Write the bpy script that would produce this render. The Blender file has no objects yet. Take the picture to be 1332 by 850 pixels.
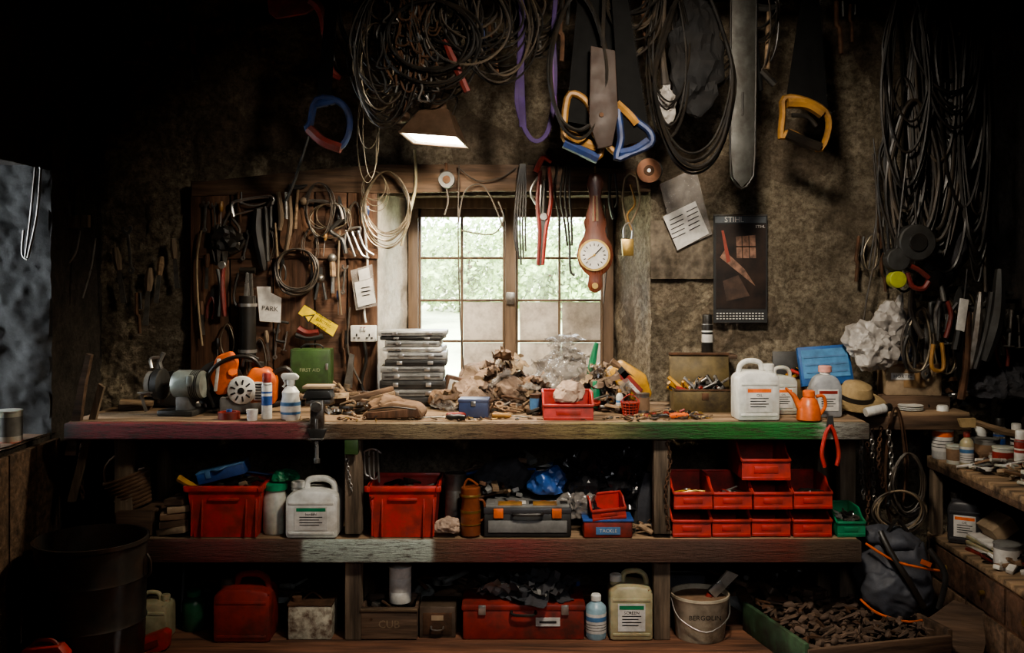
import bpy,bmesh,math,random
from mathutils import Vector,Matrix,Euler,noise
R=random.Random(7)
pi=math.pi
CAMY=-4.06;CAMZ=1.5;BT=0.90;SH=0.42
def sc(Y): return 1295/(Y-CAMY)
def wx(px,Y): return (px-666)/sc(Y)
def wz(py,Y): return CAMZ-(py-358)/sc(Y)
def P(px,py,Y): return Vector((wx(px,Y),Y,wz(py,Y)))
def PL(pts,Y): return [P(p[0],p[1],p[2] if len(p)>2 else Y) for p in pts]
# ---------------------------------------------------------------- materials
def newmat(name):
    m=bpy.data.materials.new(name);m.use_nodes=True
    nt=m.node_tree;N=nt.nodes;L=nt.links
    return m,N,L,N['Principled BSDF']
def mix(N,L,f,a,b,mode='MIX'):
    n=N.new('ShaderNodeMix');n.data_type='RGBA';n.blend_type=mode
    for i,v in ((0,f),(6,a),(7,b)):
        if hasattr(v,'is_linked') : L.new(v,n.inputs[i])
        elif i==0: n.inputs[0].default_value=v
        else: n.inputs[i].default_value=(*v[:3],1)
    return n.outputs[2]
def mrange(N,L,v,a,b,c=0,d=1):
    n=N.new('ShaderNodeMapRange');L.new(v,n.inputs[0])
    for i,x in enumerate((a,b,c,d)): n.inputs[i+1].default_value=x
    return n.outputs[0]
def tex(N,L,vec,scale,detail=4,rough=.55):
    n=N.new('ShaderNodeTexNoise');n.inputs['Scale'].default_value=scale;n.inputs['Detail'].default_value=detail
    n.inputs['Roughness'].default_value=rough;L.new(vec,n.inputs['Vector']);return n.outputs[0]
def coords(N,L,stretch=(1,1,1)):
    t=N.new('ShaderNodeTexCoord');mp=N.new('ShaderNodeMapping');L.new(t.outputs['Object'],mp.inputs[0])
    mp.inputs['Scale'].default_value=stretch;return mp.outputs[0]
def mat(name,col,rough=.5,metal=0,var=.25,scale=18,bump=.15,dirt=.3,dcol=(.03,.022,.014),stretch=(1,1,1),trans=0,emis=0,bscale=40,bdist=.003,alpha=1,sss=0):
    m,N,L,B_=newmat(name)
    v=coords(N,L,stretch)
    n1=mrange(N,L,tex(N,L,v,scale),.3,.7)
    lo=[c*(1-var) for c in col];hi=[min(1,c*(1+var)) for c in col]
    c=mix(N,L,n1,lo,hi)
    if dirt>0:
        d=mrange(N,L,tex(N,L,v,scale*.4,8,.65),.44,.66,0,min(1,dirt*1.4))
        c=mix(N,L,d,c,dcol)
        rr=mrange(N,L,tex(N,L,v,scale*.7,6),.3,.7,rough*.8,min(1,rough*1.35))
        L.new(rr,B_.inputs['Roughness'])
    else: B_.inputs['Roughness'].default_value=rough
    L.new(c,B_.inputs['Base Color'])
    B_.inputs['Metallic'].default_value=metal
    B_.inputs['Transmission Weight'].default_value=trans
    B_.inputs['Alpha'].default_value=alpha
    if sss: B_.inputs['Subsurface Weight'].default_value=sss;B_.inputs['Subsurface Scale'].default_value=.02
    if emis:
        L.new(c,B_.inputs['Emission Color']);B_.inputs['Emission Strength'].default_value=emis
    if bump:
        bn=N.new('ShaderNodeBump');bn.inputs['Strength'].default_value=bump;bn.inputs['Distance'].default_value=bdist
        L.new(tex(N,L,v,bscale,5),bn.inputs['Height']);L.new(bn.outputs[0],B_.inputs['Normal'])
    return m
def wood(name,col,axis=0,var=.5,dirt=.6,rough=.75,bump=.6):
    st=[9,9,9];st[axis]=.8
    return mat(name,col,rough,0,var,4,bump,dirt,(.02,.013,.008),st,bscale=6,bdist=.006)
RED=mat('red_plastic',(.48,.045,.036),.42,dirt=.45);RED2=mat('dark_red_paint',(.26,.03,.022),.45,dirt=.55)
ORG=mat('orange_plastic',(.75,.16,.035),.4,dirt=.35);BLK=mat('black_rubber',(.014,.013,.012),.4,var=.3,dirt=.3,dcol=(.05,.035,.02))
DGR=mat('dark_grey_metal',(.06,.06,.058),.45,.5,dirt=.4);STL=mat('worn_steel',(.27,.26,.24),.38,.8,dirt=.65,dcol=(.07,.035,.015))
LST=mat('bright_steel',(.5,.49,.47),.3,.8,dirt=.4,dcol=(.1,.06,.03));RST=mat('rusty_iron',(.11,.055,.03),.8,.3,dirt=.6,var=.5)
BLD=mat('dark_saw_blade',(.007,.007,.007),.8,0,dirt=0,bump=.1);BLD.node_tree.nodes['Principled BSDF'].inputs['Specular IOR Level'].default_value=.12
BARM=mat('guide_bar_steel',(.06,.06,.054),.5,.4,dirt=.7,dcol=(.02,.015,.01))
WHT=mat('white_plastic',(.66,.66,.62),.4,dirt=.32,dcol=(.28,.2,.12));CRM=mat('translucent_plastic',(.48,.48,.43),.35,dirt=.35,dcol=(.28,.22,.12),sss=.15)
CRM2=mat('yellowed_plastic',(.42,.38,.24),.35,dirt=.4,dcol=(.2,.15,.07),sss=.15)
LBL=mat('label_paper',(.6,.58,.54),.6,dirt=.25,bump=.05);INK=mat('black_ink',(.02,.02,.02),.6,dirt=0,bump=0);GRY=mat('grey_plastic',(.2,.2,.19),.5)
YEL=mat('yellow_plastic',(.58,.31,.04),.4,dirt=.45);YSG=mat('sign_yellow',(.8,.58,.02),.5,dirt=.15);BLU=mat('blue_plastic',(.03,.09,.3),.4,dirt=.35)
HYE=mat('saw_handle_yellow',(.34,.175,.045),.5,dirt=.5);HBL=mat('saw_handle_blue',(.018,.04,.13),.5,dirt=.5);HRD=mat('tool_handle_red',(.15,.022,.018),.45,dirt=.55)
LBU=mat('light_blue_plastic',(.08,.2,.38),.45,dirt=.3);GRN=mat('green_enamel',(.045,.09,.028),.45,dirt=.5);GRP=mat('green_plastic',(.02,.22,.1),.4)
PUR=mat('purple_webbing',(.04,.02,.085),.8,bscale=200);TAN=mat('tan_paper',(.22,.135,.08),.85,dirt=.4,bump=.3);TAN2=mat('brown_crumpled_paper',(.27,.19,.135),.8,dirt=.5,bump=.5)
CRD=mat('cardboard',(.34,.25,.16),.85,dirt=.3);RAG=mat('cotton_rag',(.42,.31,.235),.9,dirt=.25,bump=.4)
PBG=mat('clear_polythene',(.36,.33,.3),.18,dirt=.3,alpha=.5,bump=.3);PB2=mat('white_carrier_bag',(.36,.335,.31),.4,dirt=.3,bump=.2)
BBG=mat('black_bin_bag',(.015,.015,.017),.2,dirt=0,bump=.4,bscale=25);BRS=mat('aged_brass',(.45,.3,.1),.35,.8,dirt=.4);TRN=mat('polished_brown_wood',(.13,.04,.02),.3,dirt=.25,stretch=(6,6,1))
W1=wood('weathered_bench_wood',(.28,.19,.115));W2=wood('dark_plank_wood',(.13,.08,.05));W3=wood('upright_wood',(.19,.14,.095),2);W4=wood('reddish_board',(.115,.06,.036),0,.4,.6)
WF=wood('window_frame_wood',(.15,.1,.065),2,.3,.35,.6,.3);WL=wood('pale_wood',(.42,.31,.2));WRD=wood('red_brown_timber',(.13,.065,.036),2)
STR=mat('straw',(.36,.26,.13),.85,bscale=120,bump=.6);GREYC=mat('grey_canvas',(.04,.041,.048),.85,bscale=150,bump=.4,dirt=.15,dcol=(.08,.06,.04));JKT=mat('oily_black_cloth',(.010,.010,.011),.9,bscale=150,bump=.4,dirt=.2)
AMB=mat('amber_brown',(.2,.06,.025),.3);ROP=mat('hemp_cord',(.2,.15,.095),.9);TUBE=mat('dusty_cable',(.045,.038,.032),.5,dirt=.5,dcol=(.11,.08,.05))
WIR=mat('galvanised_wire',(.3,.25,.18),.4,.6,dirt=.5);PEB=mat('concrete_grey',(.25,.23,.2),.9)
# ---------------------------------------------------------------- builder
def crv(p,n,closed=False):
    if n<=1: return [Vector(q) for q in p]
    out=[];N_=len(p);p=[Vector(q) for q in p]
    rng=N_ if closed else N_-1
    for i in range(rng):
        g=(lambda k:p[k%N_]) if closed else (lambda k:p[max(0,min(N_-1,k))])
        a,b,c,d=g(i-1),g(i),g(i+1),g(i+2)
        for j in range(n):
            t=j/n
            out.append(.5*((2*b)+(c-a)*t+(2*a-5*b+4*c-d)*t*t+(3*b-a-3*c+d)*t*t*t))
    if not closed: out.append(p[-1])
    return out
def rotm(r): return Euler([math.radians(a) for a in r]).to_matrix().to_4x4()
TXT={}
class B:
    def __init__(s,name): s.name=name;s.v=[];s.f=[];s.m=[];s.mats=[];s.X=Matrix()
    def mi(s,m):
        if m not in s.mats: s.mats.append(m)
        return s.mats.index(m)
    def add(s,vs,fs,m,M=None):
        M=s.X@M if M is not None else s.X
        o=len(s.v);s.v+= [M@Vector(v) for v in vs];k=s.mi(m)
        for f in fs: s.f.append([i+o for i in f]);s.m.append(k)
    def bm(s,b,m,M=None):
        b.verts.index_update();s.add([v.co.copy() for v in b.verts],[[v.index for v in f.verts] for f in b.faces],m,M);b.free()
    def box(s,c,sz,m,bev=0,rot=None,seg=2):
        b=bmesh.new();bmesh.ops.create_cube(b,size=1)
        for v in b.verts: v.co=Vector((v.co.x*sz[0],v.co.y*sz[1],v.co.z*sz[2]))
        if bev: bmesh.ops.bevel(b,geom=b.edges[:],offset=min(bev,min(sz)*.45),segments=seg,affect='EDGES',profile=.5)
        M=Matrix.Translation(c)
        if rot: M=M@rotm(rot)
        s.bm(b,m,M)
    def prism(s,poly,a0,a1,m,plane='XZ',bev=0,M=None):
        b=bmesh.new()
        g={'XZ':lambda u,v,a:(u,a,v),'YZ':lambda u,v,a:(a,u,v),'XY':lambda u,v,a:(u,v,a)}[plane]
        n=len(poly);A=[b.verts.new(g(u,v,a0)) for u,v in poly];C=[b.verts.new(g(u,v,a1)) for u,v in poly]
        f1=b.faces.new(A);f2=b.faces.new(C[::-1])
        for i in range(n): b.faces.new([A[i],C[i],C[(i+1)%n],A[(i+1)%n]])
        bmesh.ops.recalc_face_normals(b,faces=b.faces[:])
        if bev: bmesh.ops.bevel(b,geom=[e for e in b.edges],offset=bev,segments=2,affect='EDGES',profile=.5)
        bmesh.ops.triangulate(b,faces=[f for f in b.faces if len(f.verts)>4])
        s.bm(b,m,M)
    def lathe(s,prof,m,c=(0,0,0),seg=24,rot=None):
        vs=[];fs=[]
        for r,z in prof:
            for k in range(seg):
                a=2*pi*k/seg;vs.append((r*math.cos(a),r*math.sin(a),z))
        for i in range(len(prof)-1):
            for k in range(seg):
                k2=(k+1)%seg;fs.append([i*seg+k,i*seg+k2,(i+1)*seg+k2,(i+1)*seg+k])
        if prof[0][0]>1e-5: fs.append(list(range(seg))[::-1])
        if prof[-1][0]>1e-5: fs.append([(len(prof)-1)*seg+k for k in range(seg)])
        M=Matrix.Translation(c)
        if rot: M=M@rotm(rot)
        s.add(vs,fs,m,M)
    def cyl(s,c,r,h,m,rot=None,seg=20,r2=None):
        r2=r if r2 is None else r2;e=min(r,h)*.08
        s.lathe([(r-e,0),(r,e),(r2,h-e),(max(r2-e,1e-4),h)],m,c,seg,rot)
    def tube(s,pts,r,m,seg=6,n=4,closed=False,flat=1,rs=None):
        p=crv(pts,n,closed);N_=len(p)
        if N_<2: return
        vs=[];fs=[];prev=None
        for i in range(N_):
            if closed: t=p[(i+1)%N_]-p[i-1]
            else: t=p[min(i+1,N_-1)]-p[max(i-1,0)]
            if t.length<1e-9: t=Vector((0,0,1))
            t.normalize()
            if prev is None:
                a=Vector((0,1,0))
                if abs(t.y)>.9: a=Vector((0,0,1))
            else: a=prev
            a=(a-t*a.dot(t))
            if a.length<1e-6: a=t.orthogonal()
            a.normalize();prev=a;c=t.cross(a)
            rr=r
            if rs:
                u=i/max(1,N_-1)*(len(rs)-1);k=min(int(u),len(rs)-2);rr=rs[k]+(rs[k+1]-rs[k])*(u-k)
            for k in range(seg):
                an=2*pi*(k+.5)/seg;vs.append(p[i]+a*math.cos(an)*rr*flat+c*math.sin(an)*rr)
        for i in range(N_ if closed else N_-1):
            for k in range(seg):
                j=(i+1)%N_;fs.append([i*seg+k,i*seg+(k+1)%seg,j*seg+(k+1)%seg,j*seg+k])
        if not closed: fs.append(list(range(seg))[::-1]);fs.append([(N_-1)*seg+k for k in range(seg)])
        s.add(vs,fs,m)
    def ball(s,c,r,m,sub=2,amp=0,freq=8,seed=0,flatb=False,rot=None,ridge=False,cr_=0):
        b=bmesh.new();bmesh.ops.create_icosphere(b,subdivisions=sub,radius=1)
        r=Vector(r) if hasattr(r,'__len__') else Vector((r,r,r))
        for v in b.verts:
            d=v.co.copy();o=Vector((d.x*r.x,d.y*r.y,d.z*r.z))
            if amp:
                q=o*freq+Vector((seed*7.3,seed*3.1,seed))
                if cr_:
                    ds=noise.voronoi(q*1.6)[0];h=1.1*(ds[0])-.5+1.3*noise.noise(q*.7)+.4*noise.voronoi(q*3.6)[0][0]
                elif ridge:
                    h=(1-abs(noise.noise(q))*2.2)+.5*(1-abs(noise.noise(q*2.3))*2.2)-.7+.9*noise.noise(q*.5)
                else: h=noise.noise(q)+.5*noise.noise(q*2.1)
                o+=d*amp*h
            if flatb and o.z<-r.z*.55: o.z=-r.z*.55
            v.co=o
        M=Matrix.Translation(c)
        if rot: M=M@rotm(rot)
        s.bm(b,m,M)
    def text(s,t,size,c,m,rot=(90,0,0),align='CENTER',ext=.0006):
        if t not in TXT:
            cu=bpy.data.curves.new('t','FONT');cu.body=t;cu.align_x='CENTER';cu.align_y='CENTER';cu.extrude=.0
            cu.resolution_u=2
            ob=bpy.data.objects.new('t',cu);bpy.context.scene.collection.objects.link(ob);bpy.context.view_layer.update()
            me=bpy.data.meshes.new_from_object(ob.evaluated_get(bpy.context.evaluated_depsgraph_get()))
            TXT[t]=([v.co.copy() for v in me.vertices],[list(p.vertices) for p in me.polygons])
            bpy.data.objects.remove(ob);bpy.data.meshes.remove(me);bpy.data.curves.remove(cu)
        vs,fs=TXT[t];s.add(vs,fs,m,Matrix.Translation(c)@rotm(rot)@Matrix.Scale(size,4))
    def done(s,loc=None,rot=(0,0,0),ang=38):
        if loc is None:
            xs=[v.x for v in s.v];ys=[v.y for v in s.v];zs=[v.z for v in s.v]
            o=Vector(((min(xs)+max(xs))/2,(min(ys)+max(ys))/2,min(zs)));s.v=[v-o for v in s.v];loc=o
        me=bpy.data.meshes.new(s.name);me.from_pydata([tuple(v) for v in s.v],[],s.f)
        for m in s.mats: me.materials.append(m)
        me.polygons.foreach_set('material_index',s.m);me.polygons.foreach_set('use_smooth',[True]*len(s.f))
        me.validate();me.update()
        try: me.set_sharp_from_angle(angle=math.radians(ang))
        except Exception: pass
        ob=bpy.data.objects.new(s.name,me);bpy.context.scene.collection.objects.link(ob)
        ob.location=loc;ob.rotation_euler=[math.radians(a) for a in rot];return ob
def sk(name,Y,items,dn=True):
    """a hung/standing tool described by its outline measurements at depth Y"""
    b=B(name);k=1/sc(Y)
    for it in items:
        t=it[0];o=it[-1] if isinstance(it[-1],dict) else {}
        y=Y+o.get('dy',0)
        if t=='t': b.tube(PL(it[1],y),it[2]*k,it[3],o.get('seg',7),o.get('n',4),o.get('closed',False),o.get('flat',1),[q*k for q in o['rs']] if 'rs' in o else None)
        elif t=='p':
            h=it[2]/2;b.prism([(wx(a,Y),wz(c,Y)) for a,c in it[1]],y-h,y+h,it[3],'XZ',o.get('bev',0))
        elif t=='d': 
            c=P(it[1][0],it[1][1],y);b.cyl((c.x,c.y+it[3]/2,c.z),it[2]*k,it[3],it[4],rot=(90,0,0),seg=28)
        elif t=='s': c=P(it[1][0],it[1][1],y);q=it[2];q=(q,q,q) if not hasattr(q,'__len__') else q;b.ball(c,[a*k for a in q],it[3],o.get('sub',3),o.get('amp',0),o.get('freq',20),o.get('seed',1),ridge=o.get('ridge',False),cr_=o.get('cr',0))
        elif t=='x': c=P(it[1][0],it[1][1],y);b.text(it[2],it[3]*k,c,it[4],rot=(90,-o.get('r',0),0))
    for v in b.v:
        if v.z>2.70: v.z=2.70
    return b.done(ang=22 if any(i[0]=='s' for i in items) else 38) if dn else b
# ---------------------------------------------------------------- room shell
def wallmat(name,a,b_,c,bs=1.0,stone=.35,spk=.6,bd=.045):
    m,N,L,S=newmat(name);v=coords(N,L)
    n=mrange(N,L,tex(N,L,v,2.2,9,.65),.40,.62);n2=mrange(N,L,tex(N,L,v,7,8,.7),.42,.6)
    n3=mrange(N,L,tex(N,L,v,34,7,.8),.40,.60)
    col=mix(N,L,n,a,b_);col=mix(N,L,mrange(N,L,n2,0,1,0,.6),col,c)
    vo=N.new('ShaderNodeTexVoronoi');vo.inputs['Scale'].default_value=4.2
    mv=N.new('ShaderNodeMix');mv.data_type='VECTOR';mv.inputs[0].default_value=.12;nz=N.new('ShaderNodeTexNoise');nz.inputs['Scale'].default_value=5;L.new(v,nz.inputs['Vector']);L.new(v,mv.inputs[4]);L.new(nz.outputs['Color'],mv.inputs[5]);L.new(mv.outputs[1],vo.inputs['Vector'])
    bw=N.new('ShaderNodeRGBToBW');L.new(vo.outputs['Color'],bw.inputs[0])
    col=mix(N,L,mrange(N,L,bw.outputs[0],.58,.68,0,stone),col,(a[0]*.3,a[1]*.25,a[2]*.24))
    col=mix(N,L,mrange(N,L,n3,0,1,.0,spk),col,(a[0]*.22,a[1]*.19,a[2]*.17))
    L.new(col,S.inputs['Base Color']);S.inputs['Roughness'].default_value=.95
    bn=N.new('ShaderNodeBump');bn.inputs['Strength'].default_value=1.0*bs;bn.inputs['Distance'].default_value=bd
    ad=N.new('ShaderNodeMath');ad.operation='ADD';L.new(tex(N,L,v,26,10,.8),ad.inputs[0]);L.new(tex(N,L,v,11,6,.6),ad.inputs[1])
    L.new(ad.outputs[0],bn.inputs['Height']);L.new(bn.outputs[0],S.inputs['Normal']);return m
WALL=wallmat('rough_stone_render',(.5,.42,.3),(.23,.185,.13),(.6,.51,.38),1,.55,.8)  # strong dark specks put the shade of crevices into the stone colour
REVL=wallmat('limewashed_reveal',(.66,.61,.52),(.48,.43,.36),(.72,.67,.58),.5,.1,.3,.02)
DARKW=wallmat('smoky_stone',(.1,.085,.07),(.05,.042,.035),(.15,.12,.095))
JAMB=wallmat('grey_limewash',(.085,.085,.084),(.06,.06,.06),(.10,.10,.10),.35,.0,.3,.012)
WX0,WX1,WZ0,WZ1=-.654,.665,.90,1.90
def rock(p,fr):
    q=p*4.2+Vector((noise.noise(p*3),noise.noise(p*3+Vector((3,3,3))),0))*.6
    d=noise.voronoi(q)[0]
    return .35*min(1,(d[1]-d[0])*2.6)+.25+.45*noise.noise(p*fr)+.28*noise.noise(p*fr*3)+.22*noise.noise(p*fr*7)+.2*noise.noise(p*fr*15)+.15*noise.noise(p*fr*30)
def sheet(name,fn,nu,nv,m,skip=None,disp=.0,nrm=Vector((0,-1,0)),fr=4):
    vs=[];fs=[]
    for j in range(nv+1):
        for i in range(nu+1):
            p=Vector(fn(i/nu,j/nv))
            if disp: p=p+nrm*disp*max(-.1,min(1.25,rock(p,fr)))
            vs.append(p)
    for j in range(nv):
        for i in range(nu):
            if skip and skip((i+.5)/nu,(j+.5)/nv): continue
            a=j*(nu+1)+i;q=[a,a+1,a+nu+2,a+nu+1];fs.append(q)
    b=B(name);b.add(vs,fs,m);return b
XL,XR,ZC=-1.99,2.32,2.95
def fw(u,v): return (XL-.05+(XR-XL+.1)*u, .765, -.02+(ZC+.04)*v)
def sk_(u,v):
    x,_,z=fw(u,v);return WX0+.012<x<WX1-.012 and WZ0<z<WZ1-.012
sheet('wall_back',fw,440,300,WALL,sk_,.05).done((0,0,0),ang=80)
b=B('trim_1')
def rev(p0,p1,p2,p3,n,m,amp=.012,nu=30,nv=12):
    vs=[];fs=[]
    for j in range(nv+1):
        for i in range(nu+1):
            u,v=i/nu,j/nv
            q=(Vector(p0)*(1-u)+Vector(p1)*u)*(1-v)+(Vector(p3)*(1-u)+Vector(p2)*u)*v
            q+=Vector(n)*amp*(noise.noise(q*9)+.5*noise.noise(q*25)+.3*noise.noise(q*60));vs.append(q)
    for j in range(nv):
        for i in range(nu):
            a=j*(nu+1)+i;fs.append([a,a+1,a+nu+2,a+nu+1])
    b.add(vs,fs,m)
YI,YO=.705,1.28;a0,a1=-.525,.505
rev((WX0,YI,WZ0-.02),(WX0,YI,WZ1+.02),(a0,YO,WZ1+.02),(a0,YO,WZ0-.02),(1,0,0),REVL,.014,60,30)
rev((WX1,YI,WZ0-.02),(WX1,YI,WZ1+.02),(a1,YO,WZ1+.02),(a1,YO,WZ0-.02),(-1,0,0),WALL,.014,60,30)
rev((WX0-.02,YI,WZ1),(WX1+.02,YI,WZ1),(a1+.05,YO,WZ1),(a0-.05,YO,WZ1),(0,0,-1),W2,.004)
rev((WX0-.02,YI,WZ0),(WX1+.02,YI,WZ0),(a1+.05,YO,WZ0),(a0-.05,YO,WZ0),(0,0,1),W1,.003)
b.done((0,0,0),ang=70)
OY0,OY1,OZ0,OZ1=-.35,.2,.82,1.97
def fl(u,v): return (XL,-5.0+5.8*u,-.02+(ZC+.04)*v)
def skl(u,v):
    _,y,z=fl(u,v);return OY0+.015<y<OY1-.005 and OZ0+.005<z<OZ1-.02
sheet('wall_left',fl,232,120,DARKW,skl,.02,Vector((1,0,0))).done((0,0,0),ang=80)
b=B('trim_2')
xo=-3.0
rev((XL+.02,OY1,OZ0-.06),(XL+.02,OY1,OZ1+.06),(xo,OY1,OZ1+.06),(xo,OY1,OZ0-.06),(0,-1,0),JAMB,.016,90,70)
rev((XL+.02,OY0,OZ0-.06),(XL+.02,OY0,OZ1+.06),(xo,OY0,OZ1+.06),(xo,OY0,OZ0-.06),(0,1,0),DARKW,.01)
rev((XL+.02,OY0-.05,OZ1),(XL+.02,OY1+.05,OZ1),(xo,OY1+.05,OZ1),(xo,OY0-.05,OZ1),(0,0,-1),DARKW,.004)
rev((XL+.02,OY0-.05,OZ0),(XL+.02,OY1+.05,OZ0),(xo,OY1+.05,OZ0),(xo,OY0-.05,OZ0),(0,0,1),W2,.004)
b.done((0,0,0),ang=70)
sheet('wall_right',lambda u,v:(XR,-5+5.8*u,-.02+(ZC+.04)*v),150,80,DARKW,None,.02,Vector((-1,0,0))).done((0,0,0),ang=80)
b=B('wall_front');b.box((.15,-5.05,ZC/2),(4.6,.1,ZC+.1),DARKW);b.done((0,0,0))
b=B('ceiling');b.box((.15,-2.1,ZC+.05),(4.6,6.1,.1),W2);b.done((0,0,0))
FL=wood('floor_boards',(.2,.09,.05),0,.5,.6)
b=B('floor')
for i in range(38):
    b.box((.15,-5+.16*i*1.0,-.03),(4.7,.155,.06),FL,.004)
b.done((0,0,0))
b=B('ceiling_beam');b.box((.15,.2,2.79),(4.3,.12,.14),W2,.01);b.done()
b=B('ceiling_beam');b.box((.15,-.55,2.86),(4.3,.12,.16),W2,.01);b.done()
# ---------------------------------------------------------------- window_1
m,N,L,S=newmat('window_glass')
S.inputs['Base Color'].default_value=(.95,.97,.95,1);S.inputs['Roughness'].default_value=.05;S.inputs['Alpha'].default_value=.12
GLS=m
m,N,L,S=newmat('whitewashed_glass');v=coords(N,L)
c=mix(N,L,mrange(N,L,tex(N,L,v,9,9,.7),.4,.65),(.74,.68,.6),(.4,.35,.3));L.new(c,S.inputs['Base Color']);S.inputs['Roughness'].default_value=.8
tr=N.new('ShaderNodeBsdfTranslucent');L.new(c,tr.inputs[0]);mx=N.new('ShaderNodeMixShader');mx.inputs[0].default_value=.10
L.new(S.outputs[0],mx.inputs[1]);L.new(tr.outputs[0],mx.inputs[2]);L.new(mx.outputs[0],N['Material Output'].inputs[0]);FRO=m
b=B('window_1');Y=1.17
def X_(p): return wx(p,Y)
def Z_(p): return wz(p,Y)
def bar(x0,x1,y0,y1,d=.05,dy=0,m=WF): 
    b.box(((X_(x0)+X_(x1))/2,Y+dy,(Z_(y0)+Z_(y1))/2),(X_(x1)-X_(x0),d,Z_(y0)-Z_(y1)),m,.004)
bar(532,545,256,508,.09);bar(784,797,256,508,.09);bar(532,797,254,272,.1);bar(532,797,500,510,.1);bar(657,671,256,508,.07,-.01)
for x0,x1 in ((545,657),(671,784)):
    bar(x0,x1,272,283,.045);bar(x0,x0+3,272,505,.045);bar(x1-3,x1,272,505,.045);bar(x0,x1,494,503,.045)
    mxp=(x0+x1)/2;bar(mxp-1.6,mxp+1.6,280,500,.03)
    for y in (336,391,444): bar(x0,x1,y-1.6,y+1.6,.03)
bar(545,784,280,500,.003,.008,GLS)
for (x0,x1,y0,y1) in ((676,726,393,443),(731,781,393,443),(676,726,446,495),(731,781,446,495),(603,654,393,443),(603,654,446,495)):
    bar(x0,x1,y0,y1,.004,-.004,FRO)
bar(659,669,380,396,.02,-.055,STL)
b.done((0,0,0))
# ---------------------------------------------------------------- outdoors
GRS=mat('outdoor_grass',(.5,.56,.34),.9,var=.4,scale=.8,dirt=.0,bump=0);LEAF=mat('tree_leaves',(.27,.38,.15),.7,var=.6,scale=1.5,dirt=0,bump=0)
b=B('outdoor_ground');b.add([(-30,1.6,-.1),(30,1.6,-.1),(30,16,.7),(-30,16,.7),(30,60,2.0),(-30,60,2.0)],[[0,1,2,3],[3,2,4,5]],GRS);b.done((0,0,0))
for tx,ty,h,w in ((-2.6,14,2.2,1.4),(-.9,17,2.0,1.5),(.9,15,1.8,1.3),(2.6,16,2.6,1.6),(0.2,24,3.0,2.6),(-4,26,3.5,2.8),(4,25,3.4,2.6)):
    b=B('tree');gz=.6;b.tube([(0,0,0),(.05,0,h*.4),(0,0,h*.75)],.09,W2,8,rs=[.12,.08,.03])
    for a in range(5): b.tube([(0,0,h*.4),(math.cos(a*1.3)*w*.3,math.sin(a*1.3)*w*.3,h*.65)],.03,W2,5)
    vs=[];fs=[]
    for i in range(2600):
        d=Vector((R.gauss(0,1),R.gauss(0,1),R.gauss(0,1))).normalized()*(R.random()**.4)
        c=Vector((d.x*w,d.y*w*.8,h*.55+d.z*h*.5));c+=.25*Vector((noise.noise(c*2),noise.noise(c*2+Vector((5,5,5))),noise.noise(c*2+Vector((9,1,3)))))
        u=Vector((R.gauss(0,1),R.gauss(0,1),R.gauss(0,1))).normalized()*.075;v_=u.orthogonal().normalized()*.05
        o=len(vs);vs+=[c-u,c+v_,c+u,c-v_];fs.append([o,o+1,o+2,o+3])
    b.add(vs,fs,LEAF);b.done((tx,ty,gz-.1))
# ---------------------------------------------------------------- wall boards
b=B('tool_board')
xs=[248,300,356,410,452,492]
for i in range(5):
    x0,x1=wx(xs[i]+1,.685),wx(xs[i+1]-1,.685);b.box(((x0+x1)/2,.685,(wz(236,.685)+BT)/2),(x1-x0,.026,wz(236,.685)-BT),W4 if i%2 else WRD,.003)
b.box((wx(372,.67),.668,wz(330,.67)),(wx(492,.67)-wx(252,.67),.012,.05),W4,.003)
b.done()
b=B('window_lintel');Y=.68
b.prism([(wx(a,Y),wz(c,Y)) for a,c in ((250,238),(420,220),(500,214),(700,215),(846,222),(846,250),(640,249),(500,252),(420,250),(250,256))],.666,.70,W2,'XZ',.004)
b.done()
# ---------------------------------------------------------------- workbench
def rampmat(name,st,x0,x1,nz,dark,mk=(.5,.62),mx_=.85,rough=.55):
    m,N,L,S=newmat(name);t=N.new('ShaderNodeTexCoord');sp=N.new('ShaderNodeSeparateXYZ');L.new(t.outputs['Object'],sp.inputs[0])
    v=coords(N,L,(1.5,8,8));n=tex(N,L,v,7,8,.7);ad=N.new('ShaderNodeMath');ad.operation='MULTIPLY_ADD';L.new(n,ad.inputs[0]);ad.inputs[1].default_value=nz;L.new(sp.outputs[0],ad.inputs[2])
    rp=N.new('ShaderNodeValToRGB');L.new(mrange(N,L,ad.outputs[0],x0+nz*.5,x1+nz*.5),rp.inputs[0]);cr=rp.color_ramp
    for i,(p,c) in enumerate(st):
        e=cr.elements[i] if i<2 else cr.elements.new(p)
        e.position=p;e.color=(*c,1)
    v2=coords(N,L,(1.8,8,16));c=mix(N,L,mrange(N,L,tex(N,L,v2,7,9,.78),mk[0],mk[1],0,mx_),rp.outputs[0],dark)
    c=mix(N,L,mrange(N,L,tex(N,L,v2,26,4,.8),.56,.62,0,.8),c,(.02,.014,.009))
    L.new(c,S.inputs['Base Color']);S.inputs['Roughness'].default_value=rough
    bn=N.new('ShaderNodeBump');bn.inputs['Distance'].default_value=.01;L.new(tex(N,L,v2,8,8,.75),bn.inputs['Height']);L.new(bn.outputs[0],S.inputs['Normal']);return m
PNT=rampmat('paint_worn_edge',[(0,(.05,.04,.035)),(.04,(.3,.03,.03)),(.22,(.26,.035,.05)),(.29,(.28,.06,.055)),(.31,(.34,.3,.24)),(.34,(.16,.1,.06)),(.45,(.28,.22,.13)),(.55,(.17,.1,.055)),(.66,(.25,.2,.09)),(.73,(.03,.09,.03)),(.84,(.02,.18,.03)),(.93,(.035,.24,.06)),(.95,(.4,.4,.35)),(1,(.12,.1,.08))],-1.82,1.454,.26,(.055,.034,.02),(.52,.58),.85)
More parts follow.
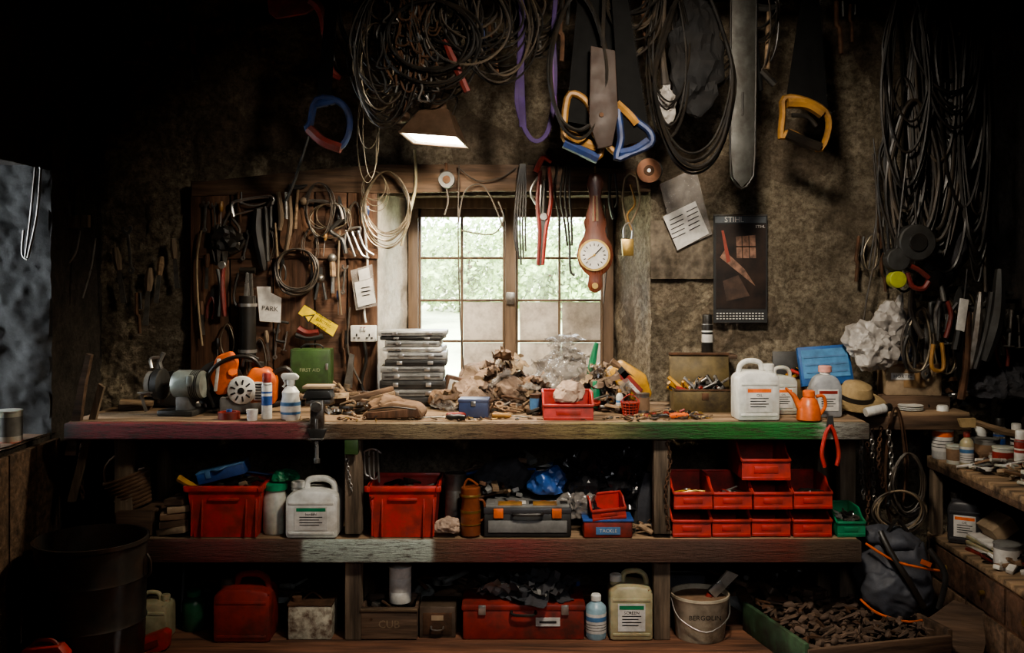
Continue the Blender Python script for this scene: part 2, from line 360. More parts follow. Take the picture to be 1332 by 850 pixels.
PN2=rampmat('shelf_edge_paint',[(0,(.08,.045,.03)),(.12,(.2,.035,.03)),(.19,(.11,.055,.035)),(.222,(.1,.055,.035)),(.228,(.44,.5,.43)),(.402,(.46,.52,.45)),(.408,(.13,.07,.04)),(.52,(.2,.04,.035)),(.62,(.13,.07,.045)),(.8,(.11,.06,.045)),(.9,(.17,.04,.025)),(.93,(.11,.065,.04)),(1,(.09,.06,.04))],-1.51,1.42,.02,(.06,.035,.022),(.53,.59),.8,.65)
b=B('workbench')
b.box((-.184,-.0,.865),(3.27,.045,.066),PNT,.006)
for i in range(4): b.box((-.184,.103+.163*i,.88),(3.27,.16,.04),W1,.004)
b.box((1.72,.48,.88),(.56,.38,.04),W1,.004)
b.box((1.72,.29,.855),(.56,.03,.06),W2,.004)
for x in (-.653,.616):
    b.box((x,.06,.635),(.068,.07,.40),W3,.006);b.box((x,.06,.165),(.068,.07,.33),W3,.006)
    b.box((x,.6,.43),(.068,.07,.86),W3,.006)
b.box((-1.62,.12,.43),(.075,.07,.86),W3,.006);b.box((1.46,.3,.43),(.07,.07,.86),W3,.006);b.box((1.46,.62,.43),(.07,.07,.86),W3,.006);b.box((-1.62,.6,.43),(.07,.07,.86),W3,.006)
b.box((-.045,0.0,.375),(2.93,.04,.088),PN2,.006)
for i in range(3): b.box((-.045,.12+.19*i,.40),(2.93,.186,.035),W1,.004)
b.box((-.653,-.02+.012,.80),(.055,.02,.06),GRN,.003)
b.done((0,0,0))
sk('leaning_timber',.04,[('p',[(86,592),(100,592),(112,500),(120,462),(114,460),(104,500)],.03,W2),('p',[(84,655),(94,655),(132,505),(125,500)],.02,W3,{'dy':.03})])
# ---------------------------------------------------------------- generic containers
def label(b,x,y,z,w,h,c=ORG,lines=4,head=''):
    b.box((x,y,z),(w,.0015,h),LBL,0);b.box((x,y-.001,z+h*.36),(w*.9,.001,h*.14),c)
    if head: b.text(head,h*.16,(x,y-.0022,z+h*.17),INK)
    for i in range(lines): b.box((x-w*.05*(i%2),y-.001,z+h*(.05-.11*i)),(w*(.7-.1*(i%2)),.001,h*.035),INK)
def jerrycan(name,w,d,h,bod,cap,loc,rz=0,flip=1,head='OIL',lab=ORG):
    b=B(name)
    b.prism([(-w/2,0),(w/2,0),(w/2,.7*h),(w*.44,.78*h),(w*.36*1,.80*h),(w*.1,.83*h),(-w*.3,.83*h),(-w*.5,.72*h)],-d/2,d/2,bod,'XZ',min(w,d)*.1)
    f=flip
    b.tube([(-.40*w*f,0,.74*h),(-.36*w*f,0,.9*h),(-.22*w*f,0,.98*h),(.0,0,.985*h),(.13*w*f,0,.94*h),(.16*w*f,0,.8*h)],.065*w,bod,10,5,flat=1.1)
    b.lathe([(.13*w,.0),(.13*w,.05*h),(.115*w,.06*h)],bod,(.32*w*f,0,.78*h));b.lathe([(.14*w,0),(.14*w,.085*h),(.12*w,.1*h)],cap,(.32*w*f,0,.84*h),20)
    for k in (.1,.62): b.box((0,-d/2,k*h),(w*.86,.006,.012),bod,.002)
    if lab: label(b,.0,-d/2-.002,.36*h,w*.62,h*.42,lab,4,head)
    return b.done(loc,(0,0,rz))
def crate(name,w,d,h,m,loc,rz=0):
    b=B(name);t=.006;k=.86
    def ring(z,s,o): return [(-w/2*s+o,-d/2*s+o,z),(w/2*s-o,-d/2*s+o,z),(w/2*s-o,d/2*s-o,z),(-w/2*s+o,d/2*s-o,z)]
    vs=ring(0,k,0)+ring(h,1,0)+ring(h,1,t)+ring(t,k,t)
    fs=[[3,2,1,0]]+[[i,(i+1)%4,4+(i+1)%4,4+i] for i in range(4)]+[[4+i,4+(i+1)%4,8+(i+1)%4,8+i] for i in range(4)]+[[8+i,8+(i+1)%4,12+(i+1)%4,12+i] for i in range(4)]+[[12,13,14,15]]
    b.add(vs,fs,m)
    for sx in (-1,1): b.box((sx*w/2,0,h-.012),(.016,d+.03,.024),m,.004)
    for sy in (-1,1): b.box((0,sy*d/2,h-.012),(w+.03,.016,.024),m,.004)
    for x in (-.44,-.3,.3,.44): b.box((x*w,-d/2*.93-.003,h*.46),(.008,.012,h*.84),m,.002,rot=(-4,0,0))
    b.box((0,-d/2*.97-.003,h*.74),(w*.42,.012,.012),m,.003)
    return b.done(loc,(0,0,rz))
def pbin(name,w,d,h,m,loc,rz=0,rot=None):
    b=B(name);t=.004
    side=[(-d*.5,0),(d*.5,0),(d*.5,h),(-d*.12,h),(-d*.3,h*.72),(-d*.53,h*.58)]
    for x in (-w/2,w/2-t): b.prism(side,x,x+t,m,'YZ')
    b.box((0,0,t/2),(w,d,t),m);b.box((0,d/2,h/2),(w,t,h),m)
    b.box((0,-d*.515,h*.29),(w,t,h*.58),m,0,rot=(-5,0,0));b.box((0,-d*.525,h*.58),(w+.004,.012,.012),m,.004)
    b.box((0,-d*.525,h*.3),(w*.5,.006,h*.2),m,.002)
    for s in (-1,1): b.tube([(s*w/2,-d*.53,h*.58),(s*w/2,-d*.3,h*.72),(s*w/2,-d*.12,h),(s*w/2,d*.5,h)],.005,m,6,1)
    b.box((0,d*.5,h),(w+.01,.01,.01),m,.003)
    b.box((0,-d*.52,.008),(w,.01,.012),m,.003)
    return b.done(loc,rot or (0,0,rz))
def bottle(name,r,h,m,cap,loc,lab=True,neck=.4,lc=LBU):
    b=B(name);b.lathe([(r*.9,0),(r,.01),(r,h*.68),(r*.9,h*.74),(r*neck,h*.84),(r*neck,h*.88)],m);b.lathe([(r*neck*1.25,h*.86),(r*neck*1.25,h*.97),(r*neck,h)],cap)
    if lab: b.lathe([(r*1.012,h*.15),(r*1.015,h*.16),(r*1.015,h*.58),(r*1.012,h*.59)],LBL);b.lathe([(r*1.02,h*.42),(r*1.02,h*.52)],lc);[b.lathe([(r*1.022,h*q),(r*1.022,h*(q+.012))],INK) for q in (.22,.28,.34)]
    return b.done(loc)
def spraycan(name,r,h,m,cap,loc,band=LBL):
    b=B(name);b.lathe([(r*.93,0),(r,.004),(r,h*.74),(r*.97,h*.76),(r*.7,h*.82)],m);b.lathe([(r*.86,h*.8),(r*.86,h*.97),(r*.75,h)],cap);b.lathe([(r*1.01,h*.3),(r*1.01,h*.5)],band);b.lathe([(r*1.01,h*.56),(r*1.01,h*.6)],band);b.lathe([(r*1.03,h*.745),(r*1.03,h*.765)],LST)
    return b.done(loc)
def tin(name,r,h,m,loc,lid=True,band=None,handle=False,rot=(0,0,0),inner=BLK,rim=None):
    b=B(name);rim=rim or m
    b.lathe([(r*.97,0),(r,.004),(r,h*.3),(r*.985,h*.31),(r,h*.33),(r,h*.68),(r*.985,h*.69),(r,h*.71),(r,h),(r*.95,h)]+([(r*.9,h*.985),(0,h*.985)] if lid else [(r*.94,h*.98),(r*.92,.01),(0,.01)]),m)
    b.lathe([(r,h-.008),(r*1.05,h-.006),(r*1.05,h-.001),(r,h)],rim)
    if band: b.lathe([(r*1.01,h*.2),(r*1.01,h*.8)],band)
    if handle: b.tube([(-r*1.03,0,h*.85),(-r*.8,-r*.8,h*.45),(0,-r*1.15,h*.25),(r*.8,-r*.8,h*.45),(r*1.03,0,h*.85)],.003,LST,6)
    return b.done(loc,rot)
def crumple(name,sx,sy,sz,m,loc,seed,amp=.02,freq=12,sub=5,rz=0,cr_=1):
    b=B(name);b.ball((0,0,sz*.52),(sx/2,sy/2,sz/2),m,sub,amp*1.1,freq,seed,True,ridge=True,cr_=cr_);return b.done(loc,(0,0,rz),ang=14)
def hardware(name,n,wx_,wy_,loc,ms,s=1.0,zz=.01):
    b=B(name)
    for i in range(n):
        x,y=R.uniform(-wx_,wx_),R.uniform(-wy_,wy_);z=max(.006*s,(1-(abs(x)/wx_))*zz*R.random()+.006*s);q=R.random();ro=R.uniform(0,360)
        if q<.35: b.cyl((x,y,z),.005*s,R.uniform(.03,.08)*s,R.choice(ms),(90+R.uniform(-20,20),0,ro),8)
        elif q<.7: b.box((x,y,z),(R.uniform(.03,.08)*s,.02*s,.012*s),R.choice(ms),.002,rot=(R.uniform(-20,20),R.uniform(-25,25),ro))
        elif q<.85: b.lathe([(.01*s,0),(.018*s,0),(.018*s,.01*s),(.01*s,.01*s),(.01*s,0)],R.choice(ms),(x,y,z),12,(R.uniform(-30,30),0,0))
        else: b.tube([(x,y,z),(x+R.uniform(-.05,.05)*s,y,z+.02*s),(x+R.uniform(-.07,.07)*s,y+.03*s,z)],.004*s,R.choice(ms))
    return b.done(loc)
def papers(name,n,wx_,wy_,zz,loc,ms,s=1):
    b=B(name)
    for i in range(n):
        x,y=R.uniform(-wx_,wx_),R.uniform(-wy_,wy_);z=.02+(1-abs(x)/wx_)*zz*R.random();w,h=R.uniform(.05,.14)*s,R.uniform(.04,.1)*s
        M=Matrix.Translation((x,y,z))@rotm((R.uniform(-50,50),R.uniform(-35,35),R.uniform(0,180)));vs=[];fs=[];n_=7;sd=R.random()*50
        for a in range(n_+1):
            for c in range(n_+1):
                q=Vector((a*.45,c*.45,sd));vs.append((w*(a/n_-.5),h*(c/n_-.5),.05*abs(noise.noise(q))+.02*noise.noise(q*2.3)))
        for a in range(n_):
            for c in range(n_): k=a*(n_+1)+c;fs.append([k,k+1,k+n_+2,k+n_+1])
        b.add(vs,fs,R.choice(ms),M)
    for v in b.v: v.z=max(v.z,.001)
    return b.done(loc,ang=16)
# ---------------------------------------------------------------- bench top, left to right
Y=.22;b=B('bench_grinder')
b.box((0,0,.012),(.16,.13,.024),DGR,.006);b.box((.02,0,.05),(.06,.08,.07),GRY,.01)
GRM=mat('grinder_enamel',(.27,.3,.27),.35,.3,dirt=.35)
b.lathe([(.02,0),(.055,.004),(.062,.02),(.062,.12),(.055,.137),(.02,.142)],GRM,(-.03,0,.13),28,(0,90,0))
for k in range(5): b.lathe([(.0635,0),(.0635,.004)],DGR,(.09-.008*k,0,.13),28,(0,90,0))
b.lathe([(.01,0),(.066,.002),(.068,.03),(.06,.034),(.01,.034)],DGR,(-.115,0,.13),28,(0,90,0));b.lathe([(.01,0),(.055,.0),(.055,.02),(.01,.022)],PEB,(-.145,0,.13),28,(0,90,0))
b.tube([(-.16,0,.13),(-.05,0,.13)],.008,STL,8,1);b.tube([(-.13,-.06,.02),(-.14,-.075,.09),(-.11,-.075,.1)],.008,STL)
b.box((-.125,-.078,.10),(.06,.02,.008),STL,.002);b.tube([(-.12,-.03,.2),(-.13,-.02,.24),(-.10,-.0,.245)],.007,LST)
b.box((.065,-.04,.15),(.03,.05,.05),GRM,.008)
b.done((wx(236,Y),Y,BT),(0,0,-8))
b=B('wooden_offcut');b.box((0,0,.035),(.14,.07,.02),W1,.003,rot=(0,5,10));b.box((-.01,.02,.015),(.13,.08,.03),W2,.003);b.done((wx(178,.35),.35,BT),(0,0,8))
sk('steel_bracket_set',.45,[('t',[(207,470),(213,488),(224,500)],3,STL),('t',[(213,459),(206,475),(204,495)],3,LST),('p',[(196,488),(228,482),(234,496),(230,527),(198,527)],.05,DGR),('d',(212,505),14,.06,STL)])
Y=.28;b=B('cut_off_saw')
b.box((.0,0,.04),(.21,.12,.07),GRY,.012);b.prism([(.0,.06),(.0,.15),(.03,.2),(.1,.195),(.135,.15),(.13,.04),(.02,.03)],-.06,.06,ORG,'XZ',.016)
b.prism([(-.12,.08),(-.15,.16),(-.12,.25),(-.06,.27),(-.03,.22),(-.05,.14),(-.02,.09)],-.045,.045,ORG,'XZ',.014);b.prism([(-.13,.1),(-.115,.24),(-.1,.24),(-.115,.1)],-.05,.05,WHT,'XZ',.003)
b.lathe([(.0,.026),(.03,.024),(.058,.012),(.062,0),(.0,0)],WHT,(-.01,-.062,.105),30,(90,0,0))
for k in range(9):
    a=k*2*pi/9;b.box((-.01+.036*math.cos(a),-.084,.105+.036*math.sin(a)),(.022,.006,.007),BLK,.001,rot=(0,-math.degrees(a),0))
b.cyl((-.01,-.084,.105),.014,.008,BLK,(90,0,0));b.box((.075,-.064,.1),(.07,.008,.08),LBL,.004)
for k in range(6): b.box((.075,-.07,.07+.012*k),(.055,.006,.005),DGR,.001)
b.tube([(-.13,-.03,.03),(-.16,-.04,.12),(-.13,-.05,.2),(-.05,-.05,.245),(.03,-.045,.24),(.07,-.03,.19)],.009,BLK,8)
b.tube([(.1,0,.16),(.17,0,.19),(.2,0,.13),(.17,0,.05),(.1,0,.03)],.013,BLK,8)
b.cyl((.05,.01,.195),.028,.025,BLK);b.cyl((-.05,-.03,.17),.02,.03,ORG,(60,0,0));b.tube([(-.02,.02,.2),(0,.02,.25),(.05,.02,.23)],.007,DGR)
b.lathe([(.01,0),(.105,.002),(.105,.008),(.01,.01)],DGR,(-.12,.065,.12),32,(90,0,0))
b.done((wx(320,Y),Y,BT),(0,0,8))
spraycan('spray_can',.022,.19,WHT,RED2,(wx(347,.1),.1,BT),BLU)
Y=.07;b=B('trigger_spray_bottle')
b.lathe([(.036,0),(.04,.01),(.04,.07),(.034,.1),(.036,.115),(.022,.135),(.014,.14),(.014,.15)],WHT);b.lathe([(.041,.025),(.0412,.075)],LBU);b.lathe([(.0414,.035),(.0415,.06)],LBL)
b.lathe([(.017,.145),(.017,.165)],WHT);b.prism([(-.03,.165),(.03,.165),(.035,.178),(.02,.192),(-.035,.192),(-.04,.18)],-.012,.012,WHT,'XZ',.004);b.tube([(-.028,0,.165),(-.022,0,.15),(-.032,0,.135)],.005,WHT);b.done((wx(378,Y),Y,BT))
b=B('small_plastic_cup');b.lathe([(.02,0),(.024,.045),(.022,.045),(.018,.004),(0,.004)],WHT);b.done((wx(328,.05),.05,BT))
b=B('masking_tape_roll');b.lathe([(.03,0),(.045,0),(.045,.03),(.03,.03),(.03,0)],RED2,seg=28);b.lathe([(.012,.03),(.012,.04),(0,.04)],BLU);b.done((wx(298,.09),.09,BT))
b=B('screw_clamp');
b.box((0,.02,.085),(.1,.09,.02),STL,.004);b.prism([(-.06,.10),(.06,.10),(.045,.135),(-.045,.135)],-.04,.05,DGR,'XZ',.004);b.box((0,0,.145),(.12,.09,.012),WL,.003)
b.box((.0,-.035,.03),(.055,.03,.13),STL,.006);b.prism([(-.04,-.02),(.04,-.02),(.02,-.07),(-.02,-.07)],-.055,-.024,DGR,'XZ',.003)
b.tube([(0,-.045,.02),(0,-.045,-.15)],.008,LST,10,1);b.tube([(0,-.045,-.14),(0,-.045,-.158)],.013,STL,10,1);b.lathe([(0,0),(.02,0),(.02,.014),(0,.014)],STL,(0,-.045,.055));b.tube([(-.03,-.06,-.06),(.03,-.06,-.06)],.004,LST)
b.cyl((0,-.05,.07),.022,.02,STL,(90,0,0))
b.done((wx(415,.0),0.0,BT))
Y=.55;b=B('first_aid_box');w,h=.185,.2
b.box((0,0,h/2),(w,.09,h),GRN,.006);b.box((0,-.047,h/2),(w*.93,.006,h*.93),GRN,.003);b.text('FIRST AID',.022,(.0,-.0515,h*.52),mat('faded_lettering',(.3,.33,.2),.7));b.box((w*.42,-.052,h*.6),(.012,.006,.03),LST,.002)
for s in (-1,1): b.tube([(s*.05,-.0,h),(s*.05,-.0,h+.01)],.004,DGR)
b.tube([(-.05,0,h+.005),(-.03,0,h+.018),(.03,0,h+.018),(.05,0,h+.005)],.004,DGR);b.done((wx(406,Y),Y,BT+.06))
b=B('timber_offcuts')
for i in range(9): b.box((R.uniform(-.12,.12),R.uniform(-.06,.1),.012+.013*i*.5),(R.uniform(.08,.22),R.uniform(.03,.06),.022),R.choice([W1,WL,W2]),.002,rot=(R.uniform(-4,4),R.uniform(-14,14),R.uniform(-50,50)))
b.box((0,.08,.03),(.42,.1,.06),W2,.004);b.done((wx(455,.45),.45,BT))
b=B('leather_tool_wrap')
b.prism([(-.12,0),(.12,0),(.13,.03),(.1,.06),(.0,.075),(-.08,.055),(-.13,.02)],-.07,.07,TAN,'XZ',.012);b.prism([(-.11,.03),(.11,.05),(.12,.015),(-.1,.004)],-.082,-.068,WRD,'XZ',.004);b.tube([(-.1,-.08,.04),(0,-.085,.055),(.1,-.08,.045)],.003,BLK);b.ball((-.03,0,.055),(.08,.05,.022),TAN,4,.02,20,4,cr_=1);b.done((wx(514,.13),.13,BT),(0,0,-4))
b=B('stack_of_drill_cases');z=0
SLV=mat('silver_case',(.4,.4,.38),.4,.3,dirt=.35)
for i,(w,h,m_) in enumerate([(.3,.045,DGR),(.29,.035,GRY),(.3,.04,DGR),(.28,.035,GRY),(.29,.03,GRY),(.28,.03,DGR),(.27,.035,SLV),(.27,.022,WHT),(.25,.03,SLV),(.28,.02,DGR),(.31,.024,SLV)]):
    dx=R.uniform(-.012,.012);b.box((dx,0,z+h/2),(w,.2,h-.002),m_,.004,rot=(0,0,R.uniform(-4,4)));b.box((dx,-.104,z+h/2),(w*.9,.004,.003),BLK);b.box((dx+w*.25,-.105,z+h/2),(.025,.006,h*.5),LST,.001);b.box((dx-w*.25,-.105,z+h/2),(.025,.006,h*.5),LST,.001);z+=h
b.done((wx(541,.57),.57,BT))
b=B('blue_storage_box');b.box((0,0,.035),(.125,.09,.07),mat('navy_box',(.05,.07,.15),.4),.005);b.box((0,-.001,.072),(.13,.095,.014),mat('navy_lid',(.09,.11,.19),.4),.004);b.box((0,-.048,.06),(.02,.006,.02),LST,.002);b.done((wx(617,.16),.16,BT),(0,0,-3))
def driver(name,loc,rz,hm,L_=.12):
    b=B(name);b.lathe([(.003,0),(.011,.004),(.013,.03),(.01,.05),(.013,.06),(.009,.08),(.004,.085)],hm,(0,0,.014),12,(0,90,0));b.tube([(.08,0,.014),(.08+L_,0,.008)],.003,LST,6,1);return b.done(loc,(0,0,rz))
driver('screwdriver',(wx(606,.03),.035,BT),172,BLK);driver('screwdriver',(wx(580,.07),.09,BT),20,RED2,.1);driver('screwdriver',(wx(640,.2),.1,BT),-10,HYE,.08);driver('screwdriver',(wx(870,.1),.08,BT),14,ORG,.09)
crumple('crumpled_paper_sack',.3,.26,.17,TAN2,(wx(648,.62),.60,BT),3,.05,10);crumple('crumpled_paper_sack',.18,.2,.11,TAN2,(wx(617,.42),.42,BT),8,.04,13)
crumple('crumpled_paper_sack',.16,.2,.11,TAN2,(wx(666,.42),.44,BT),18,.04,14);crumple('crumpled_paper_sack',.14,.16,.09,TAN,(wx(692,.5),.50,BT+.02),19,.035,14)
crumple('folded_leather_apron',.18,.18,.07,TAN,(wx(590,.45),.42,BT),5,.03,14)
papers('paper_scraps',90,.26,.12,.22,(wx(655,.48),.45,BT),[TAN2,TAN2,TAN,TAN2,CRD,PBG,W2]);papers('paper_scraps',50,.19,.1,.16,(wx(775,.48),.45,BT+.01),[TAN2,TAN2,CRD,PBG,TAN])
papers('polythene_sheeting',30,.12,.1,.3,(wx(735,.65),.66,BT+.02),[PBG],1.6)
b=B('cardboard_carton');b.box((0,0,.055),(.1,.05,.11),WRD,.003,rot=(0,14,0));b.box((0,-.027,.06),(.05,.003,.07),LBL,0,rot=(0,14,0));b.done((wx(590,.55),.56,BT+.02))
pbin('red_parts_bin',.205,.18,.105,RED,(wx(738,.13),.14,BT))
crumple('cotton_rag',.12,.09,.09,RAG,(wx(740,.13),.12,BT+.05),4,.02,22,4)
tin('rusty_paint_tin',.026,.085,RST,(wx(697,.2),.25,BT),band=LBU)
crumple('polythene_bag',.2,.2,.24,PBG,(wx(735,.75),.82,BT),14,.05,12);crumple('polythene_bag',.2,.14,.12,PBG,(wx(738,.5),.5,BT+.06),15,.04,16)
b=B('fertiliser_packet');b.prism([(-.1,0),(.1,0),(.11,.06),(.05,.13),(-.07,.15),(-.12,.08)],-.05,.05,YEL,'XZ',.012);b.box((-.0,-.054,.07),(.12,.004,.04),RED2,0,rot=(0,25,0));b.box((.02,-.056,.055),(.08,.004,.015),LBL,0,rot=(0,25,0));b.box((-.05,-.054,.1),(.05,.004,.03),INK,0,rot=(0,25,0));b.done((wx(810,.5),.46,BT+.05),(0,22,0))
b=B('wooden_kindling_box');b.box((0,0,.02),(.26,.16,.04),W2,.003);b.done((wx(800,.5),.5,BT))
sk('hand_trowel',.42,[('t',[(836,498),(812,482),(795,470)],3,TAN,{'rs':[2,4,5]}),('t',[(776,446),(771,470),(768,488)],5,GRP,{'rs':[3,5,4]}),('p',[(838,494),(846,505),(840,512),(828,500)],.01,LST)])
bottle('green_squeeze_bottle',.022,.13,GRP,GRP,(wx(773,.4),.36,BT),False);bottle('glue_bottle',.016,.1,WHT,HYE,(wx(806,.3),.3,BT),True)
b=B('wire_basket')
for k in range(5): b.lathe([(.03+.002*k,.012*k+.002),(.032+.002*k,.012*k+.006),(.03+.002*k,.012*k+.008)],RED2)
for k in range(14):
    a=2*pi*k/14;b.tube([(.03*math.cos(a),.03*math.sin(a),0),(.04*math.cos(a),.04*math.sin(a),.06)],.0018,RED,5,1)
b.lathe([(0,0),(.03,0),(.03,.003),(0,.003)],RED2);b.tube([(-.04,0,.06),(0,0,.09),(.04,0,.06)],.002,RED);b.done((wx(819,.22),.2,BT))
tin('small_metal_tin',.028,.09,STL,(wx(836,.25),.24,BT),band=TAN)
hardware('loose_hardware_pile',80,.15,.06,(wx(875,.1),.14,BT),[STL,RST,BRS,W1,BLK,RED2],.7,.02)
hardware('hand_tools_pile',46,.15,.06,(wx(470,.25),.27,BT),[STL,RST,W1,BLK],1.1,.04)
hardware('hand_tools_pile',55,.16,.07,(wx(660,.3),.26,BT),[RST,W1,TAN,BLK,STL],1.1,.05)
hardware('hand_tools_pile',50,.12,.06,(wx(790,.3),.33,BT),[RST,W1,RED2,BLK,STL,HYE],1.1,.05)
hardware('hand_tools_pile',44,.13,.05,(wx(185,.2),.5,BT),[RST,W1,BLK,STL],1.6,.09)
hardware('hand_tools_pile',34,.1,.05,(wx(268,.2),.42,BT),[RST,W2,BLK,STL,RED2],1.5,.08)
hardware('hand_tools_pile',40,.14,.04,(wx(430,.5),.5,BT+.03),[RST,W2,BLK,STL,W1],1.3,.07)
hardware('hand_tools_pile',50,.5,.03,(wx(520,.05),.06,BT),[RST,W2,BLK,STL,W1,BRS],.5,.01);hardware('hand_tools_pile',40,.3,.04,(wx(780,.05),.06,BT),[RST,W2,BLK,STL,W1],.5,.01)
Y=.36;b=B('open_metal_toolbox');OLV=mat('old_olive_paint',(.13,.095,.04),.5,.3,dirt=.65)
w=.27;b.box((0,0,.004),(w,.16,.008),OLV);b.box((0,-.08,.05),(w,.004,.1),OLV,.001);b.box((0,.08,.05),(w,.004,.1),OLV);b.box((-w/2,0,.05),(.004,.16,.1),OLV);b.box((w/2,0,.05),(.004,.16,.1),OLV)
b.box((0,-.083,.098),(w,.008,.008),RST,.002);b.box((.0,-.084,.07),(.03,.006,.03),RST,.002)
b.box((0,.12,.17),(w,.006,.15),OLV,.002,rot=(-12,0,0));b.box((0,.125,.24),(w+.004,.01,.012),RST,.002)
for i in range(40):
    x=R.uniform(-.12,.12);a=R.uniform(-.12,.12);m_=R.choice([YEL,RED2,BLK,STL,LST,BLK,W1,YEL,DGR])
    b.tube([(x,R.uniform(-.06,.06),.07),(max(-.15,min(.16,x+a)),R.uniform(-.06,.06),R.uniform(.1,.15))],R.uniform(.005,.011),m_,8,1)
b.done((wx(914,Y),Y,BT),(0,0,-3))
b=B('open_metal_toolbox');b.box((0,0,.06),(.2,.14,.12),OLV,.004);b.box((0,.08,.18),(.2,.01,.12),DGR,.002,rot=(-8,0,0));b.box((0,-.073,.09),(.03,.006,.03),RST,.002)
for i in range(14): b.tube([(R.uniform(-.08,.08),R.uniform(-.05,.05),.12),(R.uniform(-.09,.09),R.uniform(-.05,.05),R.uniform(.125,.17))],.008,R.choice([YEL,RED,BLK,STL]),8,1)
b.done((wx(1035,.6),.55,BT+.0))
b=B('wooden_shelf_bracket');b.box((0,0,-.01),(.3,.12,.02),W2,.003);b.box((-.12,.04,-.12),(.02,.04,.2),W2,.003);b.box((.12,.04,-.12),(.02,.04,.2),W2,.003);b.done((wx(915,.6),.62,BT+.23))
spraycan('spray_can',.026,.185,BLK,BLK,(wx(920,.6),.6,BT+.23),LBL)
jerrycan('plastic_jerrycan',.175,.13,.245,WHT,WHT,(wx(982,.09),.09,BT),2,1,'OIL');jerrycan('plastic_jerrycan',.13,.12,.2,CRM,WHT,(wx(1013,.27),.27,BT),4,-1)
b=B('fuel_bottle');b.prism([(-.062,0),(.062,0),(.062,.13),(.045,.165),(.02,.18),(-.02,.18),(-.045,.165),(-.062,.13)],-.045,.045,mat('smoky_plastic',(.33,.34,.35),.35),'XZ',.014)
b.lathe([(.022,0),(.022,.012)],WHT,(0,0,.18));b.lathe([(.028,0),(.028,.022),(.024,.026)],mat('pink_cap',(.6,.3,.25),.4),(0,0,.19));label(b,0,-.047,.075,.085,.09,RED2);b.done((wx(1073,.16),.16,BT))
Y=.04;b=B('oil_can')
b.lathe([(.043,0),(.05,.006),(.046,.05),(.034,.085),(.02,.1),(.02,.108)],ORG);b.lathe([(.025,.1),(.025,.122),(.018,.126)],ORG);b.tube([(-.035,0,.05),(-.06,0,.1),(-.075,0,.115),(-.095,0,.135)],.01,ORG,10,rs=[.014,.011,.007,.004]);b.tube([(.03,0,.1),(.06,0,.1),(.068,0,.06),(.042,0,.02)],.007,ORG,8);b.done((wx(1052,Y),Y,BT))
b=B('blue_display_box');b.X=rotm((-14,-4,0));b.box((0,0,.09),(.235,.03,.18),mat('blue_card',(.02,.1,.3),.5),.003);b.box((0,-.017,.1),(.21,.004,.13),mat('pale_blue_card',(.08,.24,.45),.5));
for k in range(3): b.box((0,-.02,.06+.035*k),(.19,.003,.008),LBU)
b.X=Matrix();b.done((wx(1072,.5),.45,BT+.1));b=B('cardboard_carton');b.box((0,0,.05),(.25,.12,.1),CRD,.003);b.box((0,-.061,.05),(.25,.002,.02),TAN);b.done((wx(1075,.56),.5,BT))
Y=.33;b=B('straw_hat');b.lathe([(.13,0),(.135,.004),(.1,.008),(.075,.014),(.07,.05),(.06,.075),(.03,.088),(.0,.09)],STR,seg=32);b.lathe([(.0755,.016),(.0735,.036)],BLK,seg=32)
for k in range(7): b.lathe([(.082+.008*k,.0125-.0012*k),(.085+.008*k,.0145-.0012*k)],STR,seg=32)
b.done((wx(1112,Y),Y+.0,BT+.045),(18,4,0))
b=B('cardboard_box');b.box((0,0,.07),(.24,.16,.14),CRD,.004);b.box((0,-.081,.07),(.09,.003,.07),mat('printed_card',(.3,.18,.08),.7));b.box((0,-.0815,.135),(.24,.002,.012),TAN);b.box((-.05,-.083,.085),(.1,.002,.03),LBL);b.text('HORTIC',.022,(-.05,-.085,.085),INK);b.done((wx(1180,.5),.48,BT+.06),(0,0,-6))
b=B('wooden_riser');b.box((0,0,.03),(.3,.2,.06),W2,.004);b.done((wx(1180,.5),.49,BT))
sk('carrier_bag',.38,[('s',(1136,450),(28,20,26),PB2,{'amp':.045,'freq':16,'seed':3,'cr':1,'sub':5}),('s',(1155,428),(17,12,32),PB2,{'amp':.03,'freq':18,'seed':5,'cr':1,'sub':5}),('t',[(1160,415),(1168,400),(1172,384)],5,PB2,{'rs':[11,7,3],'n':5}),('t',[(1172,392),(1176,360),(1172,330)],1.5,PB2)])
spraycan('white_tube_can',.02,.12,WHT,BLK,(wx(1128,.1),.12,BT+.022),LBL).rotation_euler=(0,math.radians(80),.2)
b=B('enamel_plate_stack')
for k in range(3): b.lathe([(.03,.008*k),(.055,.008*k+.006),(.053,.008*k+.009),(0,.008*k+.004)],WHT)
b.done((wx(1187,.33),.35,BT))
# ---------------------------------------------------------------- lower shelf
Y=.16
crate('red_storage_crate',.3,.28,.215,RED,(wx(291,Y-.14),Y,SH));crate('red_storage_crate',.285,.28,.215,RED,(wx(524,Y-.14),Y,SH))
b=B('blue_tool_case');b.box((0,0,.025),(.2,.12,.05),BLU,.008);b.box((0,-.0,.048),(.2,.122,.006),LBU,.002);b.box((-.05,-.062,.035),(.02,.006,.03),LBU,.002);b.tube([(-.03,-.06,.05),(0,-.075,.045),(.03,-.06,.05)],.005,LBU);b.done((wx(293,.1),.1,SH+.235),(0,-14,3))
hardware('crate_contents',26,.12,.09,(wx(291,.16),.16,SH+.195),[BLK,STL,W1,BLU],1.5,.05);hardware('crate_contents',20,.11,.09,(wx(524,.16),.16,SH+.16),[BLK,STL,RED2,W2],1.3,.02)
sk('claw_hammer',.05,[('t',[(232,622),(250,632),(262,634)],4,YEL,{'rs':[5,4,3]}),('t',[(236,630),(256,640)],3,BLK)])
WK=mat('wicker',(.16,.09,.05),.8);b=B('wicker_basket')
